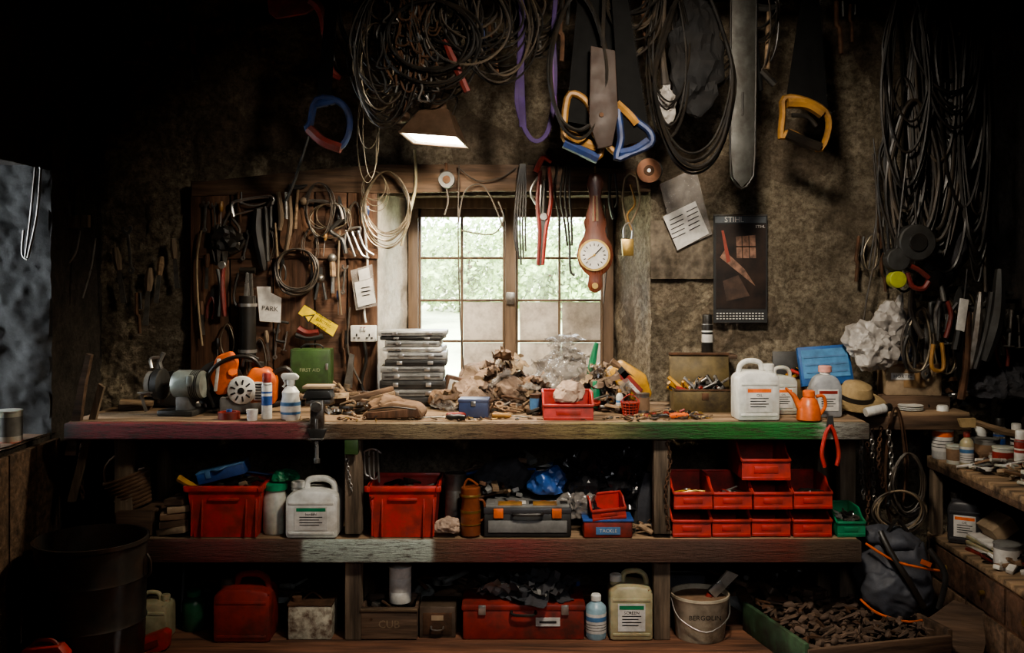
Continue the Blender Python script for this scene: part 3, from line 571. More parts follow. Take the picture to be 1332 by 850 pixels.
for k in range(9):
    r=.06+.004*k;b.tube([(r*math.cos(a*pi/6)*1.0,r*math.sin(a*pi/6),.016*k+.006) for a in range(12)],.008,WK,6,2,True)
b.lathe([(0,0),(.06,0),(.06,.01),(0,.01)],WK);b.tube([(-.095,0,.13),(-.07,0,.2),(0,0,.23),(.07,0,.2),(.095,0,.13)],.005,WK);b.done((wx(178,.16),.16,SH+.1),(0,-20,0))
b=B('timber_offcuts');b.box((0,0,.05),(.15,.2,.1),W2,.004);b.done((wx(190,.2),.16,SH))
b=B('cardboard_offcut_pile')
for k in range(5): b.box((R.uniform(-.01,.02),0,.022+.03*k),(.13-.012*k,.12,.027),[CRD,W2,TAN,CRD,W2][k],.004,rot=(0,R.uniform(-14,10),R.uniform(-15,15)))
b.done((wx(224,.06),.1,SH))
bottle('green_capped_bottle',.052,.21,CRM,GRP,(wx(357,.1),.12,SH),False,.75)
crumple('green_net_bag',.1,.08,.05,GRP,(wx(370,.12),.13,SH+.205),6,.012,30,4)
jerrycan('plastic_jerrycan',.215,.16,.235,WHT,WHT,(wx(409,.08),.09,SH),0,-1,'bardahl',GRP)
sk('hanging_wire_hooks',.08,[('t',[(474,588),(475,615),(480,620)],1.2,LST),('t',[(480,586),(481,618),(486,624)],1.2,LST),('t',[(486,588),(487,622),(492,620)],1.2,LST),('t',[(491,586),(493,628)],1.5,STL),('t',[(470,590),(484,584),(496,590)],1.2,LST)])
tin('steel_canister',.045,.23,STL,(wx(592,.2),.22,SH),handle=False)
crumple('crumpled_cloth',.095,.08,.075,RAG,(wx(584,.02),.06,SH),9,.016,30,4)
b=B('amber_jug');b.lathe([(.032,0),(.04,.008),(.042,.1),(.036,.15),(.04,.165),(.04,.2),(.034,.205)],AMB);b.tube([(.035,0,.06),(.06,0,.08),(.055,0,.14),(.036,0,.15)],.006,AMB,8);b.lathe([(.043,.05),(.0435,.055)],BRS);b.lathe([(.043,.1),(.0435,.11)],BRS);b.lathe([(.0415,.165),(.043,.17),(.0415,.175)],BRS);b.tube([(-.03,0,.2),(-.01,0,.235),(.03,0,.21)],.005,AMB);b.done((wx(612,.04),.06,SH))
Y=.09;b=B('plastic_toolbox');w=.36
b.box((0,0,.05),(w,.15,.1),DGR,.008);b.box((0,0,.108),(w*1.01,.155,.026),mat('toolbox_lid',(.05,.05,.055),.4),.006);b.box((0,0,.125),(w*.96,.14,.012),GRY,.004)
for x in (-.12,.12): b.box((x,-.08,.1),(.04,.01,.04),ORG,.003);b.box((x*.6,-.04,.132),(.1,.06,.008),HYE,.003)
b.box((0,-.078,.045),(w*.9,.004,.05),GRY,.002);b.tube([(-.06,-.08,.1),(-.05,-.1,.1),(.05,-.1,.1),(.06,-.08,.1)],.006,BLK)
for k in range(8): b.box((-.15+.043*k,-.02,.13),(.03,.05,.008),R.choice([LBL,ORG,GRY,BLK]),.002)
b.done((wx(686,Y),Y+.02,SH))
b=B('red_blue_tackle_box');b.box((0,0,.035),(.2,.13,.07),RED2,.006);b.box((0,-.067,.03),(.1,.004,.03),LBU);b.text('TACKLE',.02,(0,-.071,.03),LBL);b.box((0,0,.072),(.21,.14,.01),BLU,.003);b.done((wx(790,.06),.09,SH));pbin('red_parts_bin',.14,.12,.075,RED,(wx(790,.07),.09,SH+.08),0,(6,-5,4))
crumple('black_bin_bag',.28,.22,.32,BBG,(wx(762,.25),.27,SH),21,.05,12);crumple('black_bin_bag',.2,.2,.32,BBG,(wx(812,.25),.28,SH+.0),22,.05,12)
crumple('clear_polythene_bag',.13,.1,.15,PBG,(wx(750,.15),.15,SH+.02),23,.03,16)
crumple('blue_plastic_bag',.15,.1,.12,BLU,(wx(712,.2),.18,SH+.13),33,.035,14)
b=B('grey_storage_box');b.box((0,0,.06),(.3,.1,.12),DGR,.008);b.box((0,0,.12),(.31,.11,.012),GRY,.003);b.done((wx(690,.2),.26,SH))
crumple('old_work_boots',.2,.13,.13,GREYC,(wx(655,.3),.27,SH+.125),25,.035,12);hardware('shelf_clutter_pile',46,.25,.08,(wx(690,.4),.45,SH+.14),[GRY,W2,BLK,LBL,BLU,RST],2.0,.1)
hardware('shelf_clutter_pile',30,.1,.06,(wx(840,.1),.12,SH),[TAN,W1,BLK,RST],1.0,.03);hardware('shelf_clutter_pile',30,.12,.06,(wx(640,.2),.2,SH+.13),[TAN,W1,BLK,RST,LBL,GRY],1.4,.08)
sk('tarpaulin_roll',.2,[('t',[(836,690),(840,650),(846,615)],14,GREYC,{'rs':[10,14,9]}),('t',[(828,690),(836,640)],8,DGR)])
for r in range(2):
    for c,px in enumerate((901,952,1005,1058)): pbin('red_parts_bin',.158,.24,.112,RED,(wx(px,.03),.16+.012*R.random()-.01*r,SH+.002+.116*r),R.uniform(-1.5,1.5))
pbin('red_parts_bin',.2,.26,.14,RED,(wx(997,.03),.17,SH+.236))
crumple('bin_contents',.12,.08,.05,BLK,(wx(1058,.1),.13,SH+.13),31,.01,25,4);hardware('bin_contents',24,.06,.05,(wx(952,.1),.12,SH+.135),[YEL,BLK,STL,RED2],.9,.04);hardware('bin_contents',24,.06,.05,(wx(901,.1),.12,SH+.135),[YEL,BLK,STL,BRS],.9,.04)
pbin('green_parts_bin',.115,.2,.1,GRP,(wx(1107,.05),.15,SH));hardware('bin_contents',22,.045,.06,(wx(1107,.05),.13,SH+.05),[LST,STL,BLK],.9,.03)
sk('red_handled_pliers',-.045,[('t',[(1073,608),(1069,590),(1074,565),(1080,553)],2.6,RED),('t',[(1088,606),(1091,590),(1086,565),(1080,553)],2.6,RED),('p',[(1075,556),(1085,556),(1083,541),(1077,541)],.008,DGR)])
def chain(name,pts,Y,lk=.02,r=.003,m=STL):
    b=B(name);p=crv(PL(pts,Y),16)
    last=p[0];k=0
    for q in p[1:]:
        if (q-last).length>=lk*.75:
            d=(q-last).normalized();mid=(q+last)/2;s=Vector((0,1,0)) if k%2 else d.cross(Vector((0,1,0))).normalized()
            if s.length<.1: s=Vector((1,0,0))
            h=lk*.5;w_=lk*.28
            b.tube([mid-d*h,mid-d*h*.5+s*w_,mid+d*h*.5+s*w_,mid+d*h,mid+d*h*.5-s*w_,mid-d*h*.5-s*w_],r,m,5,2,True);last=q;k+=1
    return b.done()
chain('steel_chain',[(868,575),(872,600),(866,640),(870,690)],-.0+.01,.02,.003,RST);chain('steel_chain',[(1134,556),(1136,620),(1140,690)],.2,.024,.0035);chain('steel_chain',[(1146,556),(1143,600),(1150,640)],.2,.024,.0035,RST)
chain('steel_chain',[(1128,575),(1130,640),(1126,700)],.2,.024,.0035,RST);chain('steel_chain',[(456,575),(452,600),(458,640)],.015,.018,.0025,STL);chain('steel_chain',[(108,556),(104,600),(108,650)],.1,.024,.0035,RST)
chain('steel_chain',[(1156,560),(1160,610),(1155,660)],.2,.026,.004,STL);chain('steel_chain',[(1122,560),(1120,600),(1124,650)],.2,.024,.0035,STL)
# ---------------------------------------------------------------- coils
def coil(name,cx,cy,rx,ry,n,Y,r,m,jit=.12,dep=.05,tear=0,seed=1,hook=None):
    b=B(name);rn=random.Random(seed);ms=m if isinstance(m,list) else [m]
    for i in range(n):
        pts=[];ax=rx*(1+rn.uniform(-jit,jit));ay=ry*(1+rn.uniform(-jit,jit));ox=rn.uniform(-jit,jit)*rx*.8;oy=ay-ry;ph=rn.uniform(-.2,.2);yy=rn.uniform(-dep,dep*.3)
        for a in range(12):
            t=2*pi*a/12+ph*.3;sx=math.sin(t);cz=math.cos(t)
            w=ax*sx*(1-tear*max(0,cz)**1.0)
            pts.append((cx+ox*(1-cz)*.5+w+rn.uniform(-.04,.04)*rx,cy-ay*cz+oy, Y+yy+rn.uniform(-.01,.01)))
        b.tube([P(*q) for q in pts],r*rn.uniform(.8,1.15),rn.choice(ms),5,4,True)
    for v in b.v:
        if v.z>2.70: v.z=2.70
    return b.done()
coil('wire_coil',503,268,30,45,9,.62,.0026,WIR,.12,.03,.2,seed=3);coil('cable_coil',386,352,27,28,9,.63,.0042,TUBE,.1,.04,0,seed=4);coil('cable_coil',415,270,18,32,4,.635,.003,TUBE,.15,.02,0,seed=5)
coil('cable_coil',430,285,24,20,3,.64,.002,WIR,.2,.02,0,seed=6);coil('wire_coil',487,245,16,22,4,.62,.0018,WIR,.2,.02,.1,seed=61)
coil('rope_coil',1170,665,30,26,9,.19,.005,[ROP,TUBE,TUBE],.15,.04,0,seed=7);coil('chain_loop',1165,600,14,70,3,.28,.005,RST,.15,.03,.3,seed=8);coil('cable_coil',1182,630,20,40,5,.2,.005,TUBE,.15,.04,.2,seed=9)
# ---------------------------------------------------------------- left tool board
Y=.635
sk('hacksaw',Y,[('t',[(304,282),(302,266),(312,261),(352,256),(354,266)],2.2,LST),('t',[(304,280),(350,268)],1.2,LST,{'n':1}),('t',[(310,262),(330,268),(352,262)],1.2,LST),('t',[(354,258),(348,268)],4,BLK)])
sk('curved_rasp',Y,[('t',[(336,272),(335,300),(340,330),(344,352)],6,BLK,{'rs':[6,8,7,4]}),('t',[(345,268),(347,300),(348,340)],3,DGR)])
sk('garden_shears',Y-.02,[('t',[(291,345),(289,370),(292,412)],3,HRD,{'rs':[2.5,3,4,3]}),('t',[(283,350),(287,375),(284,412)],3,DGR),('p',[(286,345),(294,345),(300,300),(293,292)],.01,STL),('p',[(284,345),(291,345),(285,300),(280,302)],.01,STL),('d',(289,345),5,.02,LST)])
sk('black_leather_pouch',Y,[('s',(295,312),(22,10,16),BLK,{'amp':.02,'freq':22,'ridge':True}),('t',[(278,318),(290,330),(310,325),(318,312)],3,BLK),('t',[(300,275),(292,290),(280,320)],2,TUBE),('t',[(302,285),(312,300),(306,325)],2,TUBE),('t',[(284,292),(276,320),(282,345)],2,TUBE)])
sk('hand_pump',Y-.02,[('t',[(322,385),(322,470)],11,BLK,{'n':1,'seg':14}),('t',[(322,352),(322,385)],3,LST,{'n':1}),('t',[(312,352),(332,352)],4,BLK,{'n':1}),('t',[(322,395),(322,399)],12.5,LST,{'n':1,'seg':14}),('t',[(322,455),(322,459)],12.5,LST,{'n':1,'seg':14}),('t',[(310,355),(304,385),(310,402),(322,405)],2,BLK)])
sk('folding_rule',Y-.04,[('t',[(322,356),(318,398)],2.5,LST,{'n':1,'flat':.4}),('t',[(326,356),(328,398)],2.5,STL,{'n':1,'flat':.4})])
sk('parking_sign',Y,[('p',[(334,373),(352,373),(352,381),(366,388),(365,420),(338,418)],.004,LBL),('x',(351,402),'PARK',9,INK,{'dy':-.004,'r':-5})])
sk('garden_hand_fork',Y,[('t',[(362,250),(366,282),(364,300)],4,W3,{'rs':[3,4,3]}),('t',[(372,250),(373,285)],2,STL)])
sk('brace_drill',Y,[('t',[(396,262),(420,262),(440,268),(446,285)],2.5,STL),('s',(396,262),6,W3),('t',[(446,285),(430,300),(445,312),(450,330)],3,DGR)])
sk('wrench_set',Y,[('t',[(466,300),(474,322),(486,332)],1.6,LST),('t',[(458,302),(470,330),(480,336)],1.6,LST),('t',[(450,300),(462,334)],1.6,STL),('t',[(448,318),(452,300),(468,296),(468,304)],1.5,LST)])
sk('spanner',Y,[('t',[(432,338),(433,360)],4,W1,{'n':1}),('t',[(433,360),(433,382)],2.5,STL,{'n':1}),('s',(432,336),6,STL)])
sk('pliers',Y,[('t',[(414,368),(410,390)],2,DGR),('t',[(420,368),(424,390)],2,DGR),('s',(417,362),5,STL),('p',[(414,360),(420,360),(419,348),(415,348)],.01,DGR)])
sk('garden_line',Y,[('t',[(262,300),(256,340),(258,400),(263,450)],1.5,ROP),('t',[(358,290),(362,350)],1.5,ROP),('t',[(442,300),(440,360),(444,410)],1.3,ROP),('t',[(455,400),(452,450),(460,480),(470,500)],1.5,TUBE)])
sk('electric_fence_sign',Y-.03,[('p',[(388,408),(396,397),(440,424),(433,438)],.004,YSG),('p',[(394,411),(410,409),(401,422)],.001,INK,{'dy':-.003}),('p',[(397.5,412),(407,411),(401.6,418.5)],.001,YSG,{'dy':-.004}),
 ('x',(421,413),'WARNING',5,INK,{'dy':-.004,'r':-31}),('x',(421,420),'ELECTRIC',5,INK,{'dy':-.004,'r':-31}),('x',(418,426),'FENCE',5,INK,{'dy':-.004,'r':-31})])
sk('billhook',Y,[('t',[(376,255),(378,290),(372,330)],3,W3),('p',[(366,285),(376,282),(380,318),(372,330),(364,316)],.006,RST)])
sk('paper_leaflets',Y-.01,[('p',[(456,352),(484,344),(490,398),(463,404)],.003,PBG),('p',[(461,368),(484,362),(489,394),(466,400)],.003,LBL,{'dy':-.004}),('p',[(466,352),(480,348),(482,362),(468,366)],.002,LBL,{'dy':-.006}),('t',[(470,375),(481,373)],.5,INK,{'n':1,'dy':-.007}),('t',[(470,380),(482,378)],.5,INK,{'n':1,'dy':-.007}),('t',[(471,385),(481,383)],.5,INK,{'n':1,'dy':-.007})])
b=B('power_socket');Y2=.65;b.box((0,0,0),(.122,.035,.078),WHT,.006)
for sx in (-.03,.03):
    b.box((sx,-.019,-.006),(.006,.004,.012),INK);b.box((sx-.011,-.019,-.02),(.01,.004,.005),INK);b.box((sx+.011,-.019,-.02),(.01,.004,.005),INK);b.box((sx*.25,-.02,.022),(.011,.008,.018),WHT,.002);b.box((sx*.25,-.024,.03),(.011,.002,.003),RED)
b.done(P(473,434,Y2));sk('socket_cable',.64,[('t',[(474,445),(476,470),(470,500),(478,519)],2.2,BLK),('t',[(476,420),(474,400),(478,340),(470,260)],1.4,WHT)])
sk('paint_scraper',.62,[('p',[(448,500),(455,460),(461,462),(458,505)],.01,STL),('t',[(449,520),(452,500)],5,W3)])
sk('oil_lamp_bracket',.62,[('t',[(388,428),(400,434),(415,432)],5,HRD,{'flat':1}),('t',[(385,436),(402,440),(420,437)],4,DGR)])
def hung(kind,x,y,L,Y,a=0):
    c,s=math.cos(math.radians(a)),math.sin(math.radians(a))
    T=lambda pts:[(x+(u*c-v*s)*L,y+(u*s+v*c)*L) for u,v in pts]
    if kind=='spanner': it=[('t',T([(0,.12),(0,.88)]),L*.035,STL,{'n':1,'flat':.5}),('t',T([(-.07,0),(-.08,.08),(0,.15),(.08,.08),(.07,0)]),L*.035,STL,{'flat':.5}),('t',T([(-.05,.93),(0,.99),(.05,.93),(0,.87)]),L*.03,STL,{'flat':.5,'closed':True})]
    elif kind=='pliers': hm=R.choice([HRD,BLK,HBL,DGR,BLK]);it=[('p',T([(-.07,.3),(.07,.3),(.05,.1),(.02,0),(-.02,0),(-.05,.1)]),.01,DGR),('t',T([(0,.28),(-.1,.5),(-.12,.75),(-.08,1)]),L*.045,hm),('t',T([(0,.28),(.1,.5),(.12,.75),(.08,1)]),L*.045,hm)]
    elif kind=='wood_chisel': it=[('t',T([(0,0),(0,.2),(0,.4)]),L*.07,R.choice([W1,W3,WRD]),{'rs':[L*.05,L*.08,L*.055]}),('p',T([(-.035,.4),(.035,.4),(.05,1),(-.05,1)]),.006,STL)]
    elif kind=='screwdriver': it=[('t',T([(0,0),(0,.2),(0,.38)]),L*.07,R.choice([HRD,HYE,BLK,HBL]),{'rs':[L*.06,L*.085,L*.05]}),('t',T([(0,.38),(0,1)]),L*.02,STL,{'n':1})]
    elif kind=='claw_hammer': it=[('t',T([(0,.1),(0,1)]),L*.04,W1,{'rs':[L*.03,L*.045]}),('t',T([(-.2,.06),(0,.07),(.2,.0)]),L*.05,DGR,{'rs':[L*.07,L*.06,L*.02]})]
    elif kind=='g_clamp': it=[('t',T([(.1,0),(-.2,0),(-.25,.1),(-.25,.6),(-.2,.7),(.1,.7)]),L*.05,DGR,{'n':2}),('t',T([(.1,.3),(.1,1)]),L*.03,STL,{'n':1}),('t',T([(0,1),(.2,1)]),L*.02,STL,{'n':1})]
    elif kind=='wire_loop': it=[('t',T([(0,0),(-.25,.4),(-.2,.85),(0,1),(.22,.8),(.2,.35)]),L*.018,R.choice([TUBE,TUBE,RST]),{'closed':True})]*1+[('t',T([(0,.03),(-.2,.45),(-.1,.9),(.1,.95),(.18,.5)]),L*.018,R.choice([WIR,TUBE]),{'closed':True})]
    else: it=[('t',T([(-.05,0),(-.05,.5),(0,.6),(.02,1)]),L*.04,RST),('t',T([(.05,0),(.06,.4)]),L*.03,DGR)]
    sk(kind,Y,it)
for a in [('spanner',268,262,40,3),('spanner',278,264,34,-4),('screwdriver',288,262,36,2),('wood_chisel',270,330,46,2),('wood_chisel',262,392,44,-3),('pliers',277,375,40,6),('g_clamp',365,262,50,0),('claw_hammer',388,240,58,4),('wire_loop',404,296,44,0),('pliers',441,255,36,-8),
 ('screwdriver',424,300,34,6),('wood_chisel',404,330,36,-4),('spanner',449,345,38,5),('wire_loop',352,300,40,10),('pliers',368,335,30,0),('screwdriver',440,378,32,0),('g_clamp',372,420,36,10),('wood_chisel',346,430,40,-5),('spanner',360,428,40,4),('wire_loop',296,420,46,0),
 ('screwdriver',283,440,38,0),('pliers',306,452,34,0),('iron_hook',312,250,40,0),('spanner',325,300,40,14),('wire_loop',462,262,40,0),('screwdriver',478,268,34,0),('iron_hook',448,430,44,0),('wire_loop',338,440,60,5)]: hung(a[0],a[1],a[2],a[3],.645,a[4])
sk('pulley_block',.60,[('d',(581,234),11,.03,DGR),('d',(581,234),5,.04,RST),('t',[(581,222),(580,212)],2,RST),('t',[(581,246),(583,262),(578,280)],1.2,TUBE)])
sk('loose_wire',.64,[('t',[(597,215),(596,300),(598,400),(603,480)],.9,TUBE),('t',[(539,195),(541,240),(532,280),(522,320)],2,CRM2),('t',[(600,300),(640,305),(655,285),(648,262)],1,TUBE),('t',[(785,395),(790,330),(786,260)],.9,TUBE),('t',[(596,218),(620,235),(650,232),(672,218)],1,TUBE),('t',[(596,292),(604,250),(625,240),(640,260),(656,300)],1,TUBE)])
Y=.635;prof=[(225,3),(230,9),(240,11),(250,8),(262,7),(275,10),(290,15),(300,13),(308,15),(318,21),(332,24),(345,21),(354,14),(359,8),(366,9),(372,10),(378,7),(381,2)]
cx=774;poly=[(cx-w_,y) for y,w_ in prof]+[(cx+w_,y) for y,w_ in prof[::-1]]
sk('banjo_barometer',Y,[('p',poly,.025,TRN,{'bev':.003}),('d',(773,332),21,.012,BRS,{'dy':-.014}),('d',(773,332),18,.006,LBL,{'dy':-.021}),('t',[(773,332),(783,322)],.8,INK,{'dy':-.026,'n':1}),('t',[(773,332),(764,338)],.6,BRS,{'dy':-.026,'n':1}),('d',(773,332),1.6,.006,BRS,{'dy':-.026})]+
 [('t',[(773+12*math.sin(a*pi/8),332-12*math.cos(a*pi/8)),(773+15*math.sin(a*pi/8),332-15*math.cos(a*pi/8))],.6,INK,{'dy':-.0245,'n':1}) for a in range(16) if a!=8]+
 [('p',[(771,255),(777,255),(778,288),(770,288)],.004,CRD,{'dy':-.015}),('t',[(774,255),(774,288)],.9,RED2,{'dy':-.019,'n':1}),('d',(774,372),4,.006,BRS,{'dy':-.014}),('t',[(774,226),(774,216)],1.2,BRS,{'n':1})])
sk('red_loppers',.62,[('t',[(703,222),(699,260),(702,300),(700,345)],3,HRD,{'rs':[2.5,3,3,2.5]}),('t',[(714,218),(717,260),(710,300),(706,345)],3,RED2,{'rs':[2.5,3,3,2.5]}),('t',[(697,224),(706,206),(718,210)],4,RED2),('p',[(700,285),(712,285),(708,345),(700,346)],.012,DGR),('t',[(700,230),(690,250),(700,270)],1.5,LST),('t',[(709,235),(707,285)],3,BLK),('t',[(704,240),(701,290)],1.6,LST),('d',(707,282),5,.03,STL)])
sk('cable_ties_bunch',.63,[('t',[(680+a,213),(678+a*2,250),(676+a*2.4,290+abs(a)*4),(678+a*2,345-abs(a)*6)],1.2,BLK,{'flat':.5}) for a in (-3,-1.5,0,1.5,3)])
sk('hex_key_bunch',.63,[('t',[(738+a,216),(735+a*2,255),(739+a*1.5,290),(741+a,320)],1.5,BLK) for a in (-3,0,3)]+[('t',[(741,318),(742,352),(748,358)],1.6,DGR),('t',[(726,214),(722,250),(728,285)],1.4,BLK)])
sk('padlock_with_cord',.63,[('t',[(813,232),(810,260),(815,290)],1.6,ROP),('t',[(828,230),(832,262),(820,292)],1.6,ROP),('t',[(813,232),(820,226),(828,230)],1.6,ROP),('t',[(812,310),(812,296),(818,290),(823,298),(822,312)],1.5,LST),('p',[(808,311),(824,311),(824,333),(810,333)],.02,BRS,{'bev':.002}),('t',[(820,240),(826,265),(816,280),(822,300)],1.4,HYE)])
sk('black_straps',.63,[('t',[(794,226),(793,262),(798,285)],2,BLK),('t',[(800,226),(803,258),(800,270)],1.6,BLK)])
sk('grinding_disc',.60,[('d',(844,222),16,.012,mat('disc_fibre',(.3,.14,.08),.8)),('d',(844,222),7,.016,RST),('d',(844,222),2.5,.02,LST),('d',(847,222),15,.02,DGR,{'dy':.02}),('t',[(844,222,.6),(844,220,.72)],2,RST,{'n':1})])
sk('plastic_document_pouch',.68,[('p',[(858,240),(905,218),(926,305),(880,326)],.004,PBG),('p',[(862,282),(904,262),(922,304),(881,326)],.003,LBL,{'dy':-.006})]+[('t',[(871+i*.9,287+i*6),(888+i*.9,279+i*6)],.6,INK,{'n':1,'dy':-.009}) for i in range(5)]+[('t',[(893+i*.9,276+i*6),(907+i*.9,269+i*6)],.6,INK,{'n':1,'dy':-.009}) for i in range(5)])
PH=mat('dark_photo_print',(.02,.011,.007),.4,var=.9,scale=12,dirt=.0,bump=0);PHL=mat('photo_highlight',(.22,.12,.08),.5,var=.6,scale=30,dirt=.3,bump=0);HDR=mat('calendar_header',(.09,.1,.11),.5,dirt=0,bump=0)
sk('wall_calendar',.69,[('p',[(928,280),(998,280),(998,420),(928,420)],.006,INK),('p',[(930,282),(996,282),(996,290),(930,290)],.001,HDR,{'dy':-.004}),('x',(955,286),'STIHL',10,LBL,{'dy':-.0055}),('x',(989,295),'STIHL',5,LBL,{'dy':-.0055}),('p',[(931,292),(996,292),(996,402),(931,402)],.001,PH,{'dy':-.0045}),
 ('p',[(957,308),(982,306),(983,336),(958,336)],.001,PHL,{'dy':-.0055}),('t',[(965,307),(966,336)],.6,PH,{'dy':-.006,'n':1}),('t',[(974,307),(975,336)],.6,PH,{'dy':-.006,'n':1}),('t',[(957,321),(983,321)],.8,PH,{'dy':-.006,'n':1}),('p',[(936,335),(942,326),(968,350),(982,372),(962,356)],.001,PHL,{'dy':-.006}),('p',[(938,300),(941,300),(950,340),(945,342)],.001,mat('photo_red',(.25,.05,.03),.5,dirt=0,bump=0),{'dy':-.0065}),('p',[(940,366),(960,358),(975,385),(945,392)],.001,mat('photo_brown',(.05,.028,.018),.5,var=.6,dirt=0,bump=0),{'dy':-.0055})]+
 [('t',[(932+4.2*i,408+3.5*j),(934.4+4.2*i,408+3.5*j)],.8,LBL,{'n':1,'dy':-.005}) for i in range(15) for j in range(3)]+[('t',[(928,280),(998,280)],1.2,STL,{'n':1})])
b=B('metal_patch_plate');b.box((0,0,0),(.3,.006,.28),mat('slate',(.17,.14,.105),.9,dirt=.6,var=.5),.002);b.done(P(887,325,.705))
# ---------------------------------------------------------------- hanging from the beam
def hsaw(name,Y,blade,handle,hm,hm2,dark,r=5,teeth=True):
    its=[('p',blade,.002,BLD),('t',handle,r,hm,{'closed':True,'flat':1.3,'n':3,'seg':8})]+dark
    b=sk(name,Y,its,False)
    if teeth:
        p0,p1=PL([blade[0],blade[-1]],Y);n=60;d=(p1-p0)/n;o=Vector((-d.z,0,d.x)).normalized()*.006
        c=sum((P(a,c_,Y) for a,c_ in blade),Vector())/len(blade)
        if (p0+o-c).length<(p0-o-c).length: o=-o
        for i in range(n):
            if (p0+d*(i+1)).z<2.69: b.add([p0+d*i,p0+d*(i+1),p0+d*(i+.5)+o],[[0,1,2]],BLD)
    return b.done()
hsaw('hand_saw',.25,[(1076,140),(1022,132),(1042,-15),(1066,-15)],[(1020,128),(1048,131),(1074,146),(1078,168),(1068,194),(1052,186),(1026,172),(1016,180),(1018,150)],HYE,BLK,[('t',[(1024,134),(1050,136),(1070,148)],7,HYE,{'flat':1.3}),('t',[(1022,174),(1045,184),(1066,192)],7,BLK,{'flat':1.6}),('t',[(1030,150),(1050,152),(1062,164)],3,BLK)],4.6)
hsaw('hand_saw',.15,[(775,165),(736,158),(752,-20),(790,-20)],[(738,128),(752,124),(768,140),(772,170),(782,186),(776,206),(750,190),(734,178)],HYE,BLU,[('t',[(734,186),(755,196),(778,207)],7,HBL,{'flat':1.4}),('t',[(734,168),(752,182),(776,192)],7,HYE)],5)
hsaw('hand_saw',.12,[(845,182),(808,190),(795,-20),(815,-20)],[(805,140),(828,158),(845,172),(846,188),(820,200),(802,206),(808,180)],HBL,BLU,[('t',[(802,135),(818,150),(828,162)],6,HYE,{'flat':1.5}),('t',[(806,200),(825,196),(844,184)],7,HBL)],5)
hsaw('hand_saw',.2,[(802,130),(758,120),(770,-20),(795,-20)],[(760,122),(790,135),(822,158),(824,185),(806,200),(788,186),(770,150)],HYE,YEL,[],4.5)
hsaw('hand_saw',.18,[(430,140),(412,130),(425,-15),(440,-15)],[(404,160),(412,130),(440,132),(454,150),(452,176),(440,192),(420,182),(400,168)],HBL,RED,[('t',[(402,168),(420,184),(444,193)],7,HRD,{'flat':1.5}),('t',[(410,136),(436,130)],6,HBL)],4.8,False)
sk('dark_thin_rod',.4,[('t',[(404,170),(385,230),(372,262)],2,DGR)])
sk('red_bow_saw',.2,[('p',[(347,-12),(404,-12),(414,8),(398,18),(360,25),(350,18)],.02,RED2,{'bev':.003}),('t',[(404,0),(418,14),(424,50),(430,90),(444,102)],6,RED2,{'rs':[7,7,5,5,4]}),('t',[(420,10),(428,40),(434,80)],3,BLK)])
sk('loppers',.25,[('t',[(216,-20),(216,40),(213,106)],3.5,DGR,{'rs':[3,3,5]}),('t',[(236,-20),(244,40),(256,106)],3.5,DGR,{'rs':[3,3,5]}),('t',[(215,-10),(216,30)],4,RED2),('t',[(246,30),(252,70)],4,RED2)])
sk('long_handled_tools',.2,[('t',[(10,-20),(18,60),(24,130)],3,DGR),('t',[(52,-20),(46,60),(38,130)],4,DGR,{'rs':[5,7,8,4]}),('t',[(30,-20),(30,80),(34,150)],3,W2),('t',[(105,-20),(98,40),(106,90)],2.5,DGR),('t',[(60,-20),(62,70),(52,110)],4,DGR)])
sk('chainsaw_bar',.22,[('p',[(952,-15),(983,-15),(981,200),(977,232),(965,244),(954,232),(950,200)],.008,BARM,{'bev':.001}),('t',[(951,0),(950,200),(954,234),(965,245),(977,234),(982,200),(984,0)],1.6,BLK,{'n':2}),('t',[(966,120),(966,150)],1.4,BLK,{'dy':-.006,'n':1})])
sk('drawknife',.25,[('t',[(976,-15),(984,60),(990,118)],3,BLD),('t',[(960,-15),(958,50)],7,DGR),('t',[(990,92),(1008,110)],5,BLK)])
MC=[BLK,BLK,TUBE]
coil('cable_loops',903,95,50,118,6,.22,.0065,BLK,.06,.05,.35,seed=12);coil('cable_loops',870,60,25,90,6,.25,.005,BLK,.2,.06,.3,seed=13);coil('cable_loops',752,85,38,92,3,.1,.0075,BLK,.05,.02,.3,seed=14);coil('cable_loops',920,40,40,70,6,.3,.005,MC,.25,.05,.3,seed=62);coil('cable_loops',985,10,24,60,5,.3,.005,MC,.3,.05,.3,seed=63)
coil('cable_loops',650,20,45,60,12,.2,.0045,MC,.3,.08,.2,seed=15);coil('cable_loops',575,30,42,70,14,.2,.0045,MC,.35,.1,.2,seed=16);coil('cable_loops',500,55,38,72,14,.15,.0038,MC,.3,.08,.2,seed=17);coil('wire_loops',490,85,30,55,9,.17,.0024,WIR,.25,.06,.1,seed=18)
coil('cable_loops',560,50,58,50,7,.1,.006,BLK,.2,.06,.1,seed=19);coil('cable_loops',610,25,55,50,8,.14,.005,MC,.35,.08,.1,seed=64);coil('cable_loops',700,-5,30,55,7,.25,.0045,MC,.3,.06,.2,seed=65);coil('cable_loops',820,-5,40,50,8,.2,.005,MC,.3,.06,.2,seed=66)
coil('cable_loops',458,10,22,60,7,.2,.004,MC,.3,.05,.2,seed=29);coil('wire_loops',480,165,12,50,3,.3,.0018,WIR,.3,.04,.2,seed=67);coil('cable_loops',535,10,60,40,7,.22,.005,MC,.3,.06,.1,seed=68)
sk('white_rag_bundle',.28,[('s',(868,130),(13,9,28),PB2,{'amp':.03,'freq':16,'cr':1,'sub':4}),('t',[(866,110),(862,60),(866,-15)],4,TUBE,{'rs':[6,3,2]})])
sk('black_work_jacket',.26,[('s',(905,70),(34,14,82),JKT,{'amp':.03,'freq':9,'ridge':True,'sub':4}),('t',[(905,0),(905,-20)],4,BLK)])
